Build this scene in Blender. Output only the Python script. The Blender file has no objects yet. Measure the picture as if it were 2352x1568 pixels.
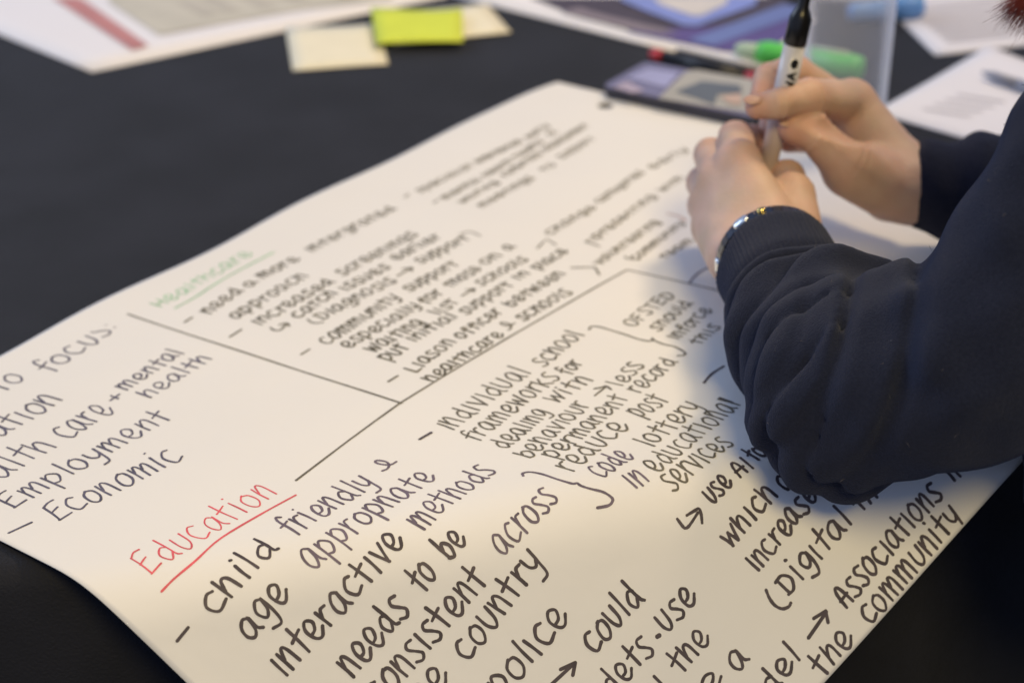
import bpy, bmesh, math, random
import numpy as np
from mathutils import Vector, Matrix

# ------------------------------------------------------------------ camera
SC = bpy.context.scene
F, PITCH, ROLL, H = 4400.0, math.radians(27.3), math.radians(-1.75), 0.45
cam = bpy.data.cameras.new("camera")
cam.sensor_width = 36.0
cam.lens = F * 36.0 / 2352.0
cam.clip_start = 0.02
cam.clip_end = 60
cam.dof.use_dof = True
cam.dof.focus_distance = 0.835
cam.dof.aperture_fstop = 6.0
cam_o = bpy.data.objects.new("camera", cam)
SC.collection.objects.link(cam_o)
cam_o.matrix_world = Matrix.Translation((0, 0, H)) @ Matrix.Rotation(math.pi / 2 - PITCH, 4, 'X') @ Matrix.Rotation(ROLL, 4, 'Z')
SC.camera = cam_o

# ------------------------------------------------------------------ light
SC.view_settings.view_transform = 'Standard'
SC.view_settings.look = 'None'
SC.view_settings.exposure = 0.0
SC.view_settings.gamma = 1.0
w = bpy.data.worlds.new("World"); SC.world = w; w.use_nodes = True
w.node_tree.nodes["Background"].inputs[0].default_value = (0.47, 0.60, 0.97, 1)
w.node_tree.nodes["Background"].inputs[1].default_value = 0.50


def area(name, loc, tgt, size, power, col, sy=None):
    l = bpy.data.lights.new(name, 'AREA'); l.energy = power; l.color = col
    l.shape = 'RECTANGLE' if sy else 'DISK'; l.size = size
    if sy: l.size_y = sy
    o = bpy.data.objects.new(name, l); SC.collection.objects.link(o)
    o.location = loc
    o.rotation_euler = (Vector(tgt) - Vector(loc)).to_track_quat('-Z', 'Y').to_euler()
    return o


area("ceiling_lamp", (0.46, -0.98, 1.8), (0.1, 0.7, 0), 0.75, 38, (1.0, 0.77, 0.31))
area("window_light", (-2.6, 2.6, 1.5), (0, 1.0, 0), 1.6, 34, (0.68, 0.80, 1.0), 1.3)
area("far_ceiling_lamp", (0.90, 1.50, 1.80), (0.1, 1.0, 0), 0.38, 21, (1.0, 0.77, 0.46))

# ------------------------------------------------------------------ pixel -> place helpers
CX, CY = 1176.0, 784.0


def ray(px, py):
    x = (px - CX) / F; y = -(py - CY) / F
    c, s = math.cos(ROLL), math.sin(ROLL)
    x, y = c * x - s * y, s * x + c * y
    return np.array([x, math.cos(PITCH) + y * math.sin(PITCH), -math.sin(PITCH) + y * math.cos(PITCH)])


EYE = np.array([0, 0, H])


def Wz(px, py, z=0.0):
    r = ray(px, py); return EYE + r * ((H - z) / -r[2])


def D(px, py, d):
    return EYE + ray(px, py) * d


def proj(X):
    d = np.asarray(X, float) - EYE
    z = d[1] * math.cos(PITCH) - d[2] * math.sin(PITCH); y = d[1] * math.sin(PITCH) + d[2] * math.cos(PITCH)
    x, y = d[0] / z, y / z
    c, s = math.cos(-ROLL), math.sin(-ROLL)
    x, y = c * x - s * y, s * x + c * y
    return np.array([CX + F * x, CY - F * y])


# ------------------------------------------------------------------ materials
def mat(name, col, rough=0.6, noise=0.0, nscale=40.0, bump=0.0, bscale=300.0, sheen=0.0, spec=0.5, metal=0.0,
        trans=0.0, sss=0.0, alpha=1.0, col2=None, sheen_tint=None, ior=1.45, coat=0.0, bdist=0.001):
    m = bpy.data.materials.new(name); m.use_nodes = True
    nt = m.node_tree; b = nt.nodes["Principled BSDF"]
    b.inputs["Roughness"].default_value = rough
    b.inputs["Specular IOR Level"].default_value = spec
    b.inputs["Metallic"].default_value = metal
    b.inputs["Transmission Weight"].default_value = trans
    b.inputs["IOR"].default_value = ior
    b.inputs["Alpha"].default_value = alpha
    b.inputs["Coat Weight"].default_value = coat
    if sss:
        b.inputs["Subsurface Weight"].default_value = sss
        b.inputs["Subsurface Radius"].default_value = (1.0, 0.35, 0.2)
        b.inputs["Subsurface Scale"].default_value = 0.004
    if sheen:
        b.inputs["Sheen Weight"].default_value = sheen
        b.inputs["Sheen Roughness"].default_value = 0.45
        if sheen_tint: b.inputs["Sheen Tint"].default_value = (*sheen_tint, 1)
    tc = nt.nodes.new("ShaderNodeTexCoord")
    if noise or col2:
        n = nt.nodes.new("ShaderNodeTexNoise"); n.inputs["Scale"].default_value = nscale; n.inputs["Detail"].default_value = 4
        nt.links.new(tc.outputs["Object"], n.inputs["Vector"])
        mx = nt.nodes.new("ShaderNodeMix"); mx.data_type = 'RGBA'
        c2 = col2 if col2 else tuple(min(1, c * (1 + noise)) for c in col)
        c1 = col if col2 else tuple(c * (1 - noise) for c in col)
        mx.inputs[6].default_value = (*c1, 1); mx.inputs[7].default_value = (*c2, 1)
        rp = nt.nodes.new("ShaderNodeMapRange"); rp.inputs[1].default_value = 0.35; rp.inputs[2].default_value = 0.65
        nt.links.new(n.outputs["Fac"], rp.inputs[0]); nt.links.new(rp.outputs[0], mx.inputs[0])
        nt.links.new(mx.outputs[2], b.inputs["Base Color"])
    else:
        b.inputs["Base Color"].default_value = (*col, 1)
    if bump:
        n2 = nt.nodes.new("ShaderNodeTexNoise"); n2.inputs["Scale"].default_value = bscale; n2.inputs["Detail"].default_value = 3
        nt.links.new(tc.outputs["Object"], n2.inputs["Vector"])
        bp = nt.nodes.new("ShaderNodeBump"); bp.inputs["Strength"].default_value = bump; bp.inputs["Distance"].default_value = bdist
        nt.links.new(n2.outputs["Fac"], bp.inputs["Height"]); nt.links.new(bp.outputs[0], b.inputs["Normal"])
    return m


M = {}
M['paper'] = mat("flipchart_paper", (0.80, 0.775, 0.735), 0.75, noise=0.012, nscale=9, bump=0.30, bscale=28, bdist=0.0025)
M['white_paper'] = mat("white_paper", (0.88, 0.855, 0.865), 0.6, noise=0.01, nscale=12)
M['cloth'] = mat("black_cloth", (0.0105, 0.011, 0.0155), 0.78, noise=0.28, nscale=14, bump=0.6, bscale=700, sheen=0.07, spec=0.30)
M['floor'] = mat("dark_carpet", (0.02, 0.02, 0.022), 0.95, noise=0.3, nscale=80)
M['skin'] = mat("skin", (0.54, 0.395, 0.295), 0.5, col2=(0.63, 0.435, 0.345), nscale=42, bump=0.45, bscale=520, bdist=0.0006, sss=0.22, spec=0.35)
M['knit'] = mat("navy_fleece", (0.0145, 0.0175, 0.034), 0.95, col2=(0.020, 0.0235, 0.043), nscale=800, bump=0.7, bscale=1500, bdist=0.0012,
                sheen=0.15, spec=0.1, sheen_tint=(0.65, 0.68, 0.85))
M['nail'] = mat("nail", (0.50, 0.31, 0.245), 0.4)
M['hair'] = mat("auburn_hair", (0.15, 0.026, 0.018), 0.45, noise=0.4, nscale=60)
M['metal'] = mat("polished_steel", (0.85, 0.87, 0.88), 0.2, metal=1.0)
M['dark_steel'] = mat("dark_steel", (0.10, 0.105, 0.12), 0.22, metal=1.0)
M['gold'] = mat("gold_glint_metal", (0.95, 0.72, 0.25), 0.15, metal=1.0)  # bright colour for the warm highlight on the watch band
M['black'] = mat("black_plastic", (0.008, 0.008, 0.009), 0.28, noise=0.1, nscale=30)
M['barrel'] = mat("grey_barrel", (0.60, 0.59, 0.63), 0.3, noise=0.05, nscale=60, coat=0.3)
M['barrel_cap'] = mat("grey_clear_barrel", (0.46, 0.38, 0.37), 0.25, noise=0.05, nscale=60, coat=0.3)
M['print'] = mat("black_print", (0.012, 0.012, 0.013), 0.4)
M['postit_cream'] = mat("cream_note", (0.88, 0.81, 0.60), 0.7, noise=0.02)
M['postit_yellow'] = mat("yellow_note", (0.70, 0.78, 0.07), 0.7, noise=0.03)
M['green'] = mat("green_plastic", (0.13, 0.68, 0.11), 0.3, noise=0.05)
M['pale_green'] = mat("pale_green_plastic", (0.52, 0.66, 0.44), 0.4, noise=0.05)
M['blue'] = mat("light_blue_plastic", (0.17, 0.37, 0.72), 0.35, noise=0.05)
M['red'] = mat("red_plastic", (0.50, 0.035, 0.04), 0.35, noise=0.05)
M['pen_black'] = mat("pen_black", (0.010, 0.010, 0.011), 0.35)
M['grey_pen'] = mat("grey_pen", (0.30, 0.31, 0.36), 0.4)


nt = M['skin'].node_tree; b = nt.nodes["Principled BSDF"]; src = b.inputs["Base Color"].links[0].from_socket
at = nt.nodes.new("ShaderNodeAttribute"); at.attribute_name = "blush"; mb_ = nt.nodes.new("ShaderNodeMix"); mb_.data_type = 'RGBA'
mb_.inputs[7].default_value = (0.50, 0.20, 0.135, 1)
nt.links.new(at.outputs["Fac"], mb_.inputs[0]); nt.links.new(src, mb_.inputs[6]); nt.links.new(mb_.outputs[2], b.inputs["Base Color"])


def flat(name, col, rough=0.6):
    if name not in M: M[name] = mat(name, col, rough, noise=0.06, nscale=25)
    return M[name]


# frosted cup: mix of transparent and diffuse / glossy
m = bpy.data.materials.new("frosted_plastic"); m.use_nodes = True; nt = m.node_tree
b = nt.nodes["Principled BSDF"]; b.inputs["Base Color"].default_value = (0.88, 0.88, 0.92, 1); b.inputs["Roughness"].default_value = 0.35
b.inputs["Transmission Weight"].default_value = 0.15
tr = nt.nodes.new("ShaderNodeBsdfTransparent"); mx = nt.nodes.new("ShaderNodeMixShader"); lw = nt.nodes.new("ShaderNodeLayerWeight")
lw.inputs[0].default_value = 0.5
mr = nt.nodes.new("ShaderNodeMapRange"); mr.inputs[1].default_value = 0.35; mr.inputs[3].default_value = 0.10; mr.inputs[4].default_value = 0.85
nt.links.new(lw.outputs["Facing"], mr.inputs[0]); nt.links.new(mr.outputs[0], mx.inputs[0])
tl_ = nt.nodes.new('ShaderNodeBsdfTranslucent'); tl_.inputs[0].default_value = (0.92, 0.92, 0.96, 1); m2 = nt.nodes.new('ShaderNodeMixShader'); m2.inputs[0].default_value = 0.45
nt.links.new(b.outputs[0], m2.inputs[1]); nt.links.new(tl_.outputs[0], m2.inputs[2])
nt.links.new(tr.outputs[0], mx.inputs[1]); nt.links.new(m2.outputs[0], mx.inputs[2])
nt.links.new(mx.outputs[0], nt.nodes["Material Output"].inputs[0]); M['cup'] = m

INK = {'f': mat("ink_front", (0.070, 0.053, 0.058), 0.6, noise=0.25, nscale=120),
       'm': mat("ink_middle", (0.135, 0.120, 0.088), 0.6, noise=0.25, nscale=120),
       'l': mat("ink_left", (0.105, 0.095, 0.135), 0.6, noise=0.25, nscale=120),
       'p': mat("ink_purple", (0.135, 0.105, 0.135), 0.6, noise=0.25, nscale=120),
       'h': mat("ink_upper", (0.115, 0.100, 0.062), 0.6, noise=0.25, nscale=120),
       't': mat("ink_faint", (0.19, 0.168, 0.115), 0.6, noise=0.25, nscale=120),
       'r': mat("ink_red", (0.70, 0.11, 0.13), 0.6, noise=0.15, nscale=90),
       'g': mat("ink_green", (0.15, 0.46, 0.20), 0.6, noise=0.15, nscale=90),
       'o': mat("ink_rust", (0.42, 0.22, 0.13), 0.6, noise=0.15, nscale=90)}


# ------------------------------------------------------------------ object helpers
def link(o, parent=None):
    SC.collection.objects.link(o)
    if parent is not None: o.parent = parent
    return o


def tag(o, label=None, cat=None, group=None, kind=None):
    if label: o['label'] = label
    if cat: o['category'] = cat
    if group: o['group'] = group
    if kind: o['kind'] = kind
    return o


def empty(name, loc, label, cat, group=None):
    o = bpy.data.objects.new(name, None); o.empty_display_size = 0.02
    SC.collection.objects.link(o); o.location = loc
    return tag(o, label, cat, group)


def mesh_obj(name, verts, faces, material, parent=None, smooth=False, local=None):
    """verts in world space; re-centred on the parent's location or on 'local'."""
    v = np.asarray(verts, float)
    org = np.zeros(3)
    if parent is not None: org = np.array(parent.location) + (np.array(parent.parent.location) if parent.parent else 0)
    elif local is not None: org = np.asarray(local, float)
    me = bpy.data.meshes.new(name); me.from_pydata((v - org).tolist(), [], [list(map(int, f)) for f in faces])
    me.materials.append(material); me.update()
    if smooth: me.polygons.foreach_set("use_smooth", [True] * len(me.polygons))
    o = bpy.data.objects.new(name, me); link(o, parent)
    if parent is None and local is not None: o.location = tuple(org)
    return o


def frame(a, b):
    d = np.asarray(b, float) - np.asarray(a, float); L = np.linalg.norm(d); d = d / L
    u = np.cross(d, [0, 0, 1.0])
    if np.linalg.norm(u) < 1e-6: u = np.array([1.0, 0, 0])
    u /= np.linalg.norm(u); v = np.cross(d, u)
    return d, u, v, L


def lathe(a, b, prof, n=28):
    """surface of revolution along a->b; prof = [(t along in metres, radius)]"""
    d, u, v, L = frame(a, b); V = []; Fc = []
    for t, r in prof:
        for k in range(n):
            an = 2 * math.pi * k / n
            V.append(np.asarray(a) + d * t + (u * math.cos(an) + v * math.sin(an)) * r)
    for i in range(len(prof) - 1):
        for k in range(n):
            Fc.append((i * n + k, i * n + (k + 1) % n, (i + 1) * n + (k + 1) % n, (i + 1) * n + k))
    Fc.append(tuple(range(n))[::-1]); Fc.append(tuple((len(prof) - 1) * n + k for k in range(n)))
    return V, Fc


def slab(poly, z0, z1):
    n = len(poly); V = [(p[0], p[1], z0) for p in poly] + [(p[0], p[1], z1) for p in poly]
    Fc = [tuple(range(n))[::-1], tuple(range(n, 2 * n))] + [(i, (i + 1) % n, n + (i + 1) % n, n + i) for i in range(n)]
    return V, Fc


def bevel(o, wd, seg=2):
    md = o.modifiers.new("bevel", 'BEVEL'); md.width = wd; md.segments = seg; md.limit_method = 'ANGLE'
    return o


def orient_ccw(poly):
    a = sum(poly[i][0] * poly[(i + 1) % len(poly)][1] - poly[(i + 1) % len(poly)][0] * poly[i][1] for i in range(len(poly)))
    return poly if a > 0 else poly[::-1]


# ------------------------------------------------------------------ floor, table
floor = mesh_obj("floor", [(-6, -4, -.74), (6, -4, -.74), (6, 8, -.74), (-6, 8, -.74)], [(0, 1, 2, 3)], M['floor'])
tag(floor, kind='structure')
TC = np.array([-0.275, 1.576]); TR = 0.90
V = []; Fc = []; NA = 240
prof = [(0.02, 0.0), (0.3, 0), (0.6, 0), (0.8, 0), (0.88, 0), (0.893, -0.0015), (0.8985, -0.005), (0.9015, -0.012), (0.903, -0.03), (0.905, -0.10), (0.91, -0.25),
        (0.915, -0.45), (0.92, -0.70)]
for i, (r, z) in enumerate(prof):
    for k in range(NA):
        a = 2 * math.pi * k / NA
        rr = r
        if z < -0.02:
            rr += min(1, -z / 0.5) * (0.035 * math.sin(17 * a + 0.8 * math.sin(3 * a)) + 0.012 * math.sin(41 * a + 1))
        V.append((TC[0] + rr * math.cos(a), TC[1] + rr * math.sin(a), z))
for i in range(len(prof) - 1):
    for k in range(NA):
        Fc.append((i * NA + (k + 1) % NA, i * NA + k, (i + 1) * NA + k, (i + 1) * NA + (k + 1) % NA))
Fc.append(tuple(range(NA)))
tc = mesh_obj("tablecloth", V, Fc, M['cloth'], smooth=True, local=(TC[0], TC[1], 0))
tag(tc, "black cloth covering the round table and hanging over its edge", "tablecloth")

# ------------------------------------------------------------------ the flip-chart sheet: flat, then folded over the table edge
SA = math.radians(16.1); PHM = math.radians(62); LB = 0.05
c_ = np.array([math.cos(SA), math.sin(SA), 0]); n_ = np.array([math.sin(SA), -math.cos(SA), 0]); SO = np.array([-.03, .725, 0])
_dd = np.linspace(0, .6, 1201); _t = np.clip(_dd / LB, 0, 1); _ph = PHM * _t ** 2 * (3 - 2 * _t)
_hh = np.concatenate([[0], np.cumsum(np.cos((_ph[1:] + _ph[:-1]) / 2) * _dd[1])])
_zz = np.concatenate([[0], np.cumsum(np.sin((_ph[1:] + _ph[:-1]) / 2) * _dd[1])])


def wav(s, d):
    f = 1 / (1 + math.exp(-(d + .05) / .03))
    return 0.0007 * math.sin(9 * s + 4) * math.sin(11 * d + 1) + 0.00035 * math.sin(37 * s + 22 * d) * math.sin(29 * d - 14 * s + 2) + f * (0.0022 * math.sin(17 * s - 8 * d + .6) + 0.0012 * math.sin(31 * s + 12 * d)) * min(1, max(0, (d + .05) / .1))


def S(s, d, lift=0.0):
    if d <= 0: p = SO + c_ * s + n_ * d; nn = np.array([0, 0, 1.0])
    else:
        p = SO + c_ * s + n_ * np.interp(d, _dd, _hh) - np.array([0, 0, np.interp(d, _dd, _zz)])
        ph = float(np.interp(d, _dd, _ph)); nn = n_ * math.sin(ph) + np.array([0, 0, math.cos(ph)])
    return p + np.array([0, 0, .0022]) + nn * (wav(s, d) + lift)


def dev(px, py):
    X = Wz(px, py) - SO; q = np.array([X @ c_, X @ n_])
    for _ in range(14):
        b0 = proj(S(*q)); e = np.array([px, py]) - b0
        if abs(e).max() < .02: break
        J = np.stack([(proj(S(q[0] + 1e-5, q[1])) - b0) / 1e-5, (proj(S(q[0], q[1] + 1e-5)) - b0) / 1e-5], 1)
        q = q + np.linalg.solve(J, e)
    return q


def line_x(a, b, c, d):
    A = np.stack([b - a, -(d - c)], 1); t = np.linalg.solve(A, c - a); return a + (b - a) * t[0]


e1a, e1b = dev(0, 815), dev(1240, 198)
e2a, e2b = dev(1385, 213), dev(1700, 291)
e3a, e3b = dev(2352, 1055), dev(1892, 1568)
e4a, e4b = dev(110, 1295), dev(430, 1568)
cT = line_x(e1a, e1b, e2a, e2b); cR = line_x(e2a, e2b, e3a, e3b); cB = line_x(e3a, e3b, e4a, e4b); cL = line_x(e4a, e4b, e1a, e1b)
print("sheet corners", cT, cR, cB, cL, "sides", np.linalg.norm(cT - cR), np.linalg.norm(cR - cB), np.linalg.norm(cB - cL), np.linalg.norm(cL - cT))
NU, NV = 220, 200
root = empty("flipchart_sheet", tuple(S(0, -.1)), "large white flip-chart sheet covered in handwriting, folding over the front table edge", "paper sheet")
V = []; Fc = []
for i in range(NU + 1):
    for j in range(NV + 1):
        u, v = i / NU, j / NV   # u: L->T along long edge, v: far-left edge -> right edge
        q = (cL * (1 - u) + cT * u) * (1 - v) + (cB * (1 - u) + cR * u) * v
        # slightly wavy cut edge, rounded corner at the far end
        edge = max(0, 1 - v * 18)
        q = q + (np.array([-.35, -.9]) * 0.0016 * math.sin(u * 23 + 1)) * edge
        if u > .93 and v < .07:
            du, dv = (u - .93) / .07, (.07 - v) / .07
            k = max(0, du + dv - 1.0)
            q = q * (1 - .03 * k) + (cL * .07 + cT * .93) * (.03 * k)
            q = q + (cR - cT) / np.linalg.norm(cR - cT) * .006 * k * k
        lift = 0.0
        if edge: lift += 0.004 * edge * (math.sin(u * 9 + 2.0) ** 2) * .5
        V.append(S(q[0], q[1], lift * .4))
for i in range(NU):
    for j in range(NV):
        a = i * (NV + 1) + j; Fc.append((a, a + 1, a + NV + 2, a + NV + 1))
paper = mesh_obj("paper", V, Fc, M['paper'], root, smooth=True)
md = paper.modifiers.new("thickness", 'SOLIDIFY'); md.thickness = 0.0004; md.offset = -1
# the punched hole, cut right through
hp = dev(1391, 243); hc = S(*hp)
hv, hf = lathe(hc - [0, 0, .01], hc + [0, 0, .01], [(0, .0052), (.02, .0052)], 24)
cut = mesh_obj("hole_cutter", hv, hf, M['paper'])
bo = paper.modifiers.new("hole", 'BOOLEAN'); bo.operation = 'DIFFERENCE'; bo.object = cut; bo.solver = 'FAST'
bpy.context.view_layer.update()
dg = bpy.context.evaluated_depsgraph_get()
nm = bpy.data.meshes.new_from_object(paper.evaluated_get(dg)); paper.modifiers.clear(); paper.data = nm
bpy.data.objects.remove(cut)

# ------------------------------------------------------------------ handwriting
G = {  # single-stroke letters: x-height 1, baseline 0 ; 'S' = smooth stroke, 'L' = straight
 'a': (.98, [('S', [(.72, .88), (.45, 1.02), (.12, .72), (.08, .28), (.33, -.02), (.62, .28), (.74, .9), (.76, .25), (.96, .0)])]),
 'b': (.86, [('S', [(.06, 1.42), (.08, .7), (.1, .05)]), ('S', [(.1, .55), (.42, .88), (.76, .5), (.45, -.02), (.1, .1)])]),
 'c': (.84, [('S', [(.68, .95), (.36, 1.0), (.06, .55), (.32, .0), (.84, .16)])]),
 'd': (.98, [('S', [(.72, .72), (.42, .84), (.08, .42), (.34, -.02), (.7, .32)]), ('S', [(.66, 1.42), (.72, .7), (.76, .12), (.94, -.04)])]),
 'e': (.92, [('S', [(.16, .34), (.5, .42), (.72, .78), (.42, 1.03), (.12, .68), (.2, .12), (.5, -.04), (.92, .3)])]),
 'f': (.72, [('S', [(.74, 1.3), (.52, 1.45), (.34, 1.1), (.36, .4), (.34, -.12)]), ('S', [(.08, .7), (.4, .78), (.72, .88)])]),
 'g': (.88, [('S', [(.72, .9), (.42, 1.02), (.08, .62), (.3, .12), (.62, .36), (.74, .92), (.78, .1), (.6, -.5), (.1, -.42)])]),
 'h': (.84, [('L', [(.06, 1.25), (.1, 0)]), ('S', [(.1, .4), (.38, .96), (.62, .82), (.7, 0)])]),
 'H': (.9, [('L', [(.1, 1.2), (.1, 0)]), ('L', [(.75, 1.2), (.75, 0)]), ('L', [(.1, .55), (.75, .65)])]),
 'i': (.36, [('L', [(.14, 1.0), (.18, 0)])]),
 '!': (.4, [('L', [(.14, 1.0), (.18, 0)]), ('L', [(.16, 1.42), (.2, 1.4)])]),
 'k': (.78, [('L', [(.08, 1.3), (.1, 0)]), ('L', [(.62, 1.0), (.12, .42)]), ('L', [(.2, .5), (.72, 0)])]),
 'l': (.38, [('L', [(.14, 1.42), (.2, 0)])]),
 'm': (1.26, [('L', [(.06, .98), (.12, 0)]), ('S', [(.12, .55), (.36, 1.0), (.54, .8), (.6, 0)]), ('S', [(.6, .55), (.84, 1.0), (1.04, .8), (1.1, 0)])]),
 'n': (.84, [('L', [(.06, .98), (.12, 0)]), ('S', [(.12, .5), (.4, 1.0), (.62, .8), (.7, 0)])]),
 'o': (.88, [('S', [(.46, 1.02), (.12, .72), (.1, .22), (.42, -.03), (.76, .32), (.72, .86), (.4, 1.0)])]),
 'p': (.88, [('L', [(.08, 1.0), (.14, -.55)]), ('S', [(.1, .7), (.42, 1.03), (.76, .62), (.5, .1), (.14, .16)])]),
 'r': (.66, [('L', [(.08, .98), (.14, 0)]), ('S', [(.13, .48), (.34, .9), (.64, .94)])]),
 's': (.76, [('S', [(.7, 1.0), (.34, 1.05), (.18, .78), (.46, .48), (.66, .16), (.4, -.06), (.02, .08)])]),
 't': (.72, [('L', [(.3, 1.4), (.36, 0)]), ('L', [(.0, .78), (.72, .98)])]),
 'u': (.86, [('S', [(.08, 1.0), (.1, .3), (.36, -.03), (.66, .26), (.74, 1.0)])]),
 'v': (.8, [('L', [(.04, 1.0), (.4, 0)]), ('L', [(.4, 0), (.74, 1.05)])]),
 'w': (1.1, [('L', [(.04, 1.0), (.28, 0)]), ('L', [(.28, 0), (.52, .8)]), ('L', [(.52, .8), (.78, 0)]), ('L', [(.78, 0), (1.04, 1.05)])]),
 'y': (.82, [('S', [(.06, 1.0), (.12, .45), (.38, .22), (.68, .5)]), ('S', [(.74, 1.05), (.66, .3), (.5, -.4), (.06, -.52)])]),
 'E': (.9, [('S', [(.84, 1.32), (.5, 1.3), (.1, 1.12)]), ('L', [(.12, 1.15), (.12, 0)]), ('L', [(.12, .6), (.66, .78)]), ('L', [(.08, 0), (.86, .1)])]),
 'A': (.86, [('S', [(.06, 0), (.14, .9), (.36, 1.2), (.6, .95), (.7, 0)]), ('L', [(.02, .5), (.8, .55)])]),
 'D': (.9, [('L', [(.12, 1.15), (.14, .02)]), ('S', [(.02, 1.1), (.5, 1.15), (.82, .6), (.5, .02), (.05, .02)])]),
 'F': (.78, [('L', [(.75, 1.2), (.1, 1.15)]), ('L', [(.1, 1.15), (.12, 0)]), ('L', [(.12, .6), (.6, .66)])]),
 'L': (.8, [('L', [(.12, 1.3), (.12, 0)]), ('L', [(.12, 0), (.75, .02)])]),
 'C': (.95, [('S', [(.85, 1.1), (.48, 1.22), (.1, .7), (.36, .0), (.92, .18)])]),
 'I': (.4, [('L', [(.16, 1.2), (.2, 0)])]),
 'O': (.95, [('S', [(.48, 1.22), (.12, .9), (.1, .3), (.42, -.02), (.8, .35), (.78, .95), (.42, 1.2)])]),
 'S': (.78, [('S', [(.7, 1.15), (.34, 1.2), (.16, .9), (.46, .58), (.66, .2), (.4, -.04), (.02, .1)])]),
 'T': (.8, [('L', [(.02, 1.15), (.8, 1.2)]), ('L', [(.4, 1.17), (.4, 0)])]),
 ':': (.3, [('L', [(.12, .7), (.16, .7)]), ('L', [(.12, .15), (.16, .15)])]),
 '.': (.3, [('L', [(.12, .15), (.16, .15)])]),
 '+': (.8, [('L', [(.4, .9), (.4, .1)]), ('L', [(.02, .5), (.78, .5)])]),
 ' ': (.55, []),
}
rnd = random.Random(5)


def catmull(P, per=5):
    P = [np.array(p, float) for p in P]
    if len(P) < 3: return P
    Q = [2 * P[0] - P[1]] + P + [2 * P[-1] - P[-2]]; out = []
    for i in range(1, len(Q) - 2):
        for k in range(per):
            t = k / per; a, b, c, d = Q[i - 1], Q[i], Q[i + 1], Q[i + 2]
            out.append(.5 * (2 * b + (c - a) * t + (2 * a - 5 * b + 4 * c - d) * t * t + (3 * b - a - 3 * c + d) * t ** 3))
    out.append(P[-1]); return out


stroke_no = [0]


def ribbon(pts, wd, V, Fc):
    """pts: points in sheet coordinates; adds a ribbon with round ends lying on the sheet"""
    stroke_no[0] += 1
    en = np.array([-(cR - cB)[1], (cR - cB)[0]]); en = en / np.linalg.norm(en); en = en if (cL - cB) @ en > 0 else -en
    ins = [(np.array(p, float) - cB) @ en > .0012 for p in pts]
    if not all(ins):
        if not ins[0]: return
        pts = pts[:ins.index(False)]
        if len(pts) < 2: return
    base = 0.00009 + 0.000004 * (stroke_no[0] % 24)
    P = [np.array(p, float) for p in pts]
    out = [P[0]]
    for p in P[1:]:
        if np.linalg.norm(p - out[-1]) > 1e-7: out.append(p)
    P = out
    if len(P) < 2: P = [P[0], P[0] + [1e-4, 0]]
    # resample long segments so that the ribbon follows the sheet
    R = [P[0]]
    for a, b2 in zip(P[:-1], P[1:]):
        L = np.linalg.norm(b2 - a); k = max(1, int(L / 0.006))
        for i in range(1, k + 1): R.append(a + (b2 - a) * i / k)
    P = R; n = len(P); ph = rnd.random() * 6
    rows = []
    tan = []
    for i in range(n):
        t = P[min(n - 1, i + 1)] - P[max(0, i - 1)]; t = t / (np.linalg.norm(t) + 1e-12); tan.append(t)

    def row(c, t, hw, z):
        nn = np.array([-t[1], t[0]])
        for s_ in (-1, 1):
            q = c + nn * hw * s_; V.append(S(q[0], q[1], z))
        rows.append(len(V) - 2)
    hw0 = wd / 2
    for k in (1.0, .85, .5): row(P[0] - tan[0] * hw0 * k, tan[0], hw0 * math.sqrt(max(.02, 1 - k * k)), base)
    for i in range(n):
        hw = hw0 * (1 + .10 * math.sin(i * .55 + ph) + .05 * math.sin(i * 1.7 + 2 * ph))
        row(P[i], tan[i], hw, base + 0.00003 * i / n)
    for k in (.5, .85, 1.0): row(P[-1] + tan[-1] * hw0 * k, tan[-1], hw0 * math.sqrt(max(.02, 1 - k * k)), base + 0.00003)
    for a, b2 in zip(rows[:-1], rows[1:]): Fc.append((a, b2, b2 + 1, a + 1))


def local_scale(q, up):
    a = proj(S(*q)); b2 = proj(S(q[0] + up[0] * .001, q[1] + up[1] * .001)); return np.linalg.norm(b2 - a) / .001


def word(text, p0, p1, xh_px, ink, pen=0.00155, slant=0.04, label=None):
    af = {'h': .40, 't': .35, 'm': .62, 'p': .85}.get(ink, 1.0)
    if ink in 'ht': xh_px = xh_px * .97
    q0, q1 = dev(*p0), dev(*p1); dx = q1 - q0; L = np.linalg.norm(dx); dx = dx / L
    up = np.array([dx[1], -dx[0]])           # towards the far-left edge of the sheet
    xh = xh_px / local_scale((q0 + q1) / 2, up)
    gap = .16
    tot = sum(G[ch][0] for ch in text) + gap * (len(text) - 1)
    sx = L / tot; V = []; Fc = []; x = 0
    for ch in text:
        wd, strokes = G[ch]
        sc = 1 + rnd.uniform(-.06, .06); dy = rnd.uniform(-.05, .05); sl = slant + rnd.uniform(-.07, .07); rot = rnd.uniform(-.05, .05)
        for kind, pts in strokes:
            pts = [(a, 1 + (b2 - 1) * af if b2 > 1.06 else (b2 * (.5 + .5 * af) if b2 < 0 else b2)) for a, b2 in pts]
            pp = [np.array([a + rnd.uniform(-.025, .025), b2 + rnd.uniform(-.025, .025)]) for a, b2 in pts]
            if kind == 'S': pp = catmull(pp, 5)
            else:
                a, b2 = pp[0], pp[-1]; mid = (a + b2) / 2 + np.array([rnd.uniform(-.03, .03), 0]); pp = catmull([a, mid, b2], 3)
            out = []
            for a, b2 in pp:
                yy = (b2 * sc + dy + rot * (a - wd / 2)); xx = a + sl * b2
                out.append(q0 + dx * ((x + xx) * sx) + up * (yy * xh))
            ribbon(out, pen * rnd.uniform(.9, 1.08), V, Fc)
        x += wd + gap
    o = mesh_obj("handwritten_word", V, Fc, INK[ink], root)
    if label: o['label'] = label
    return o


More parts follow.
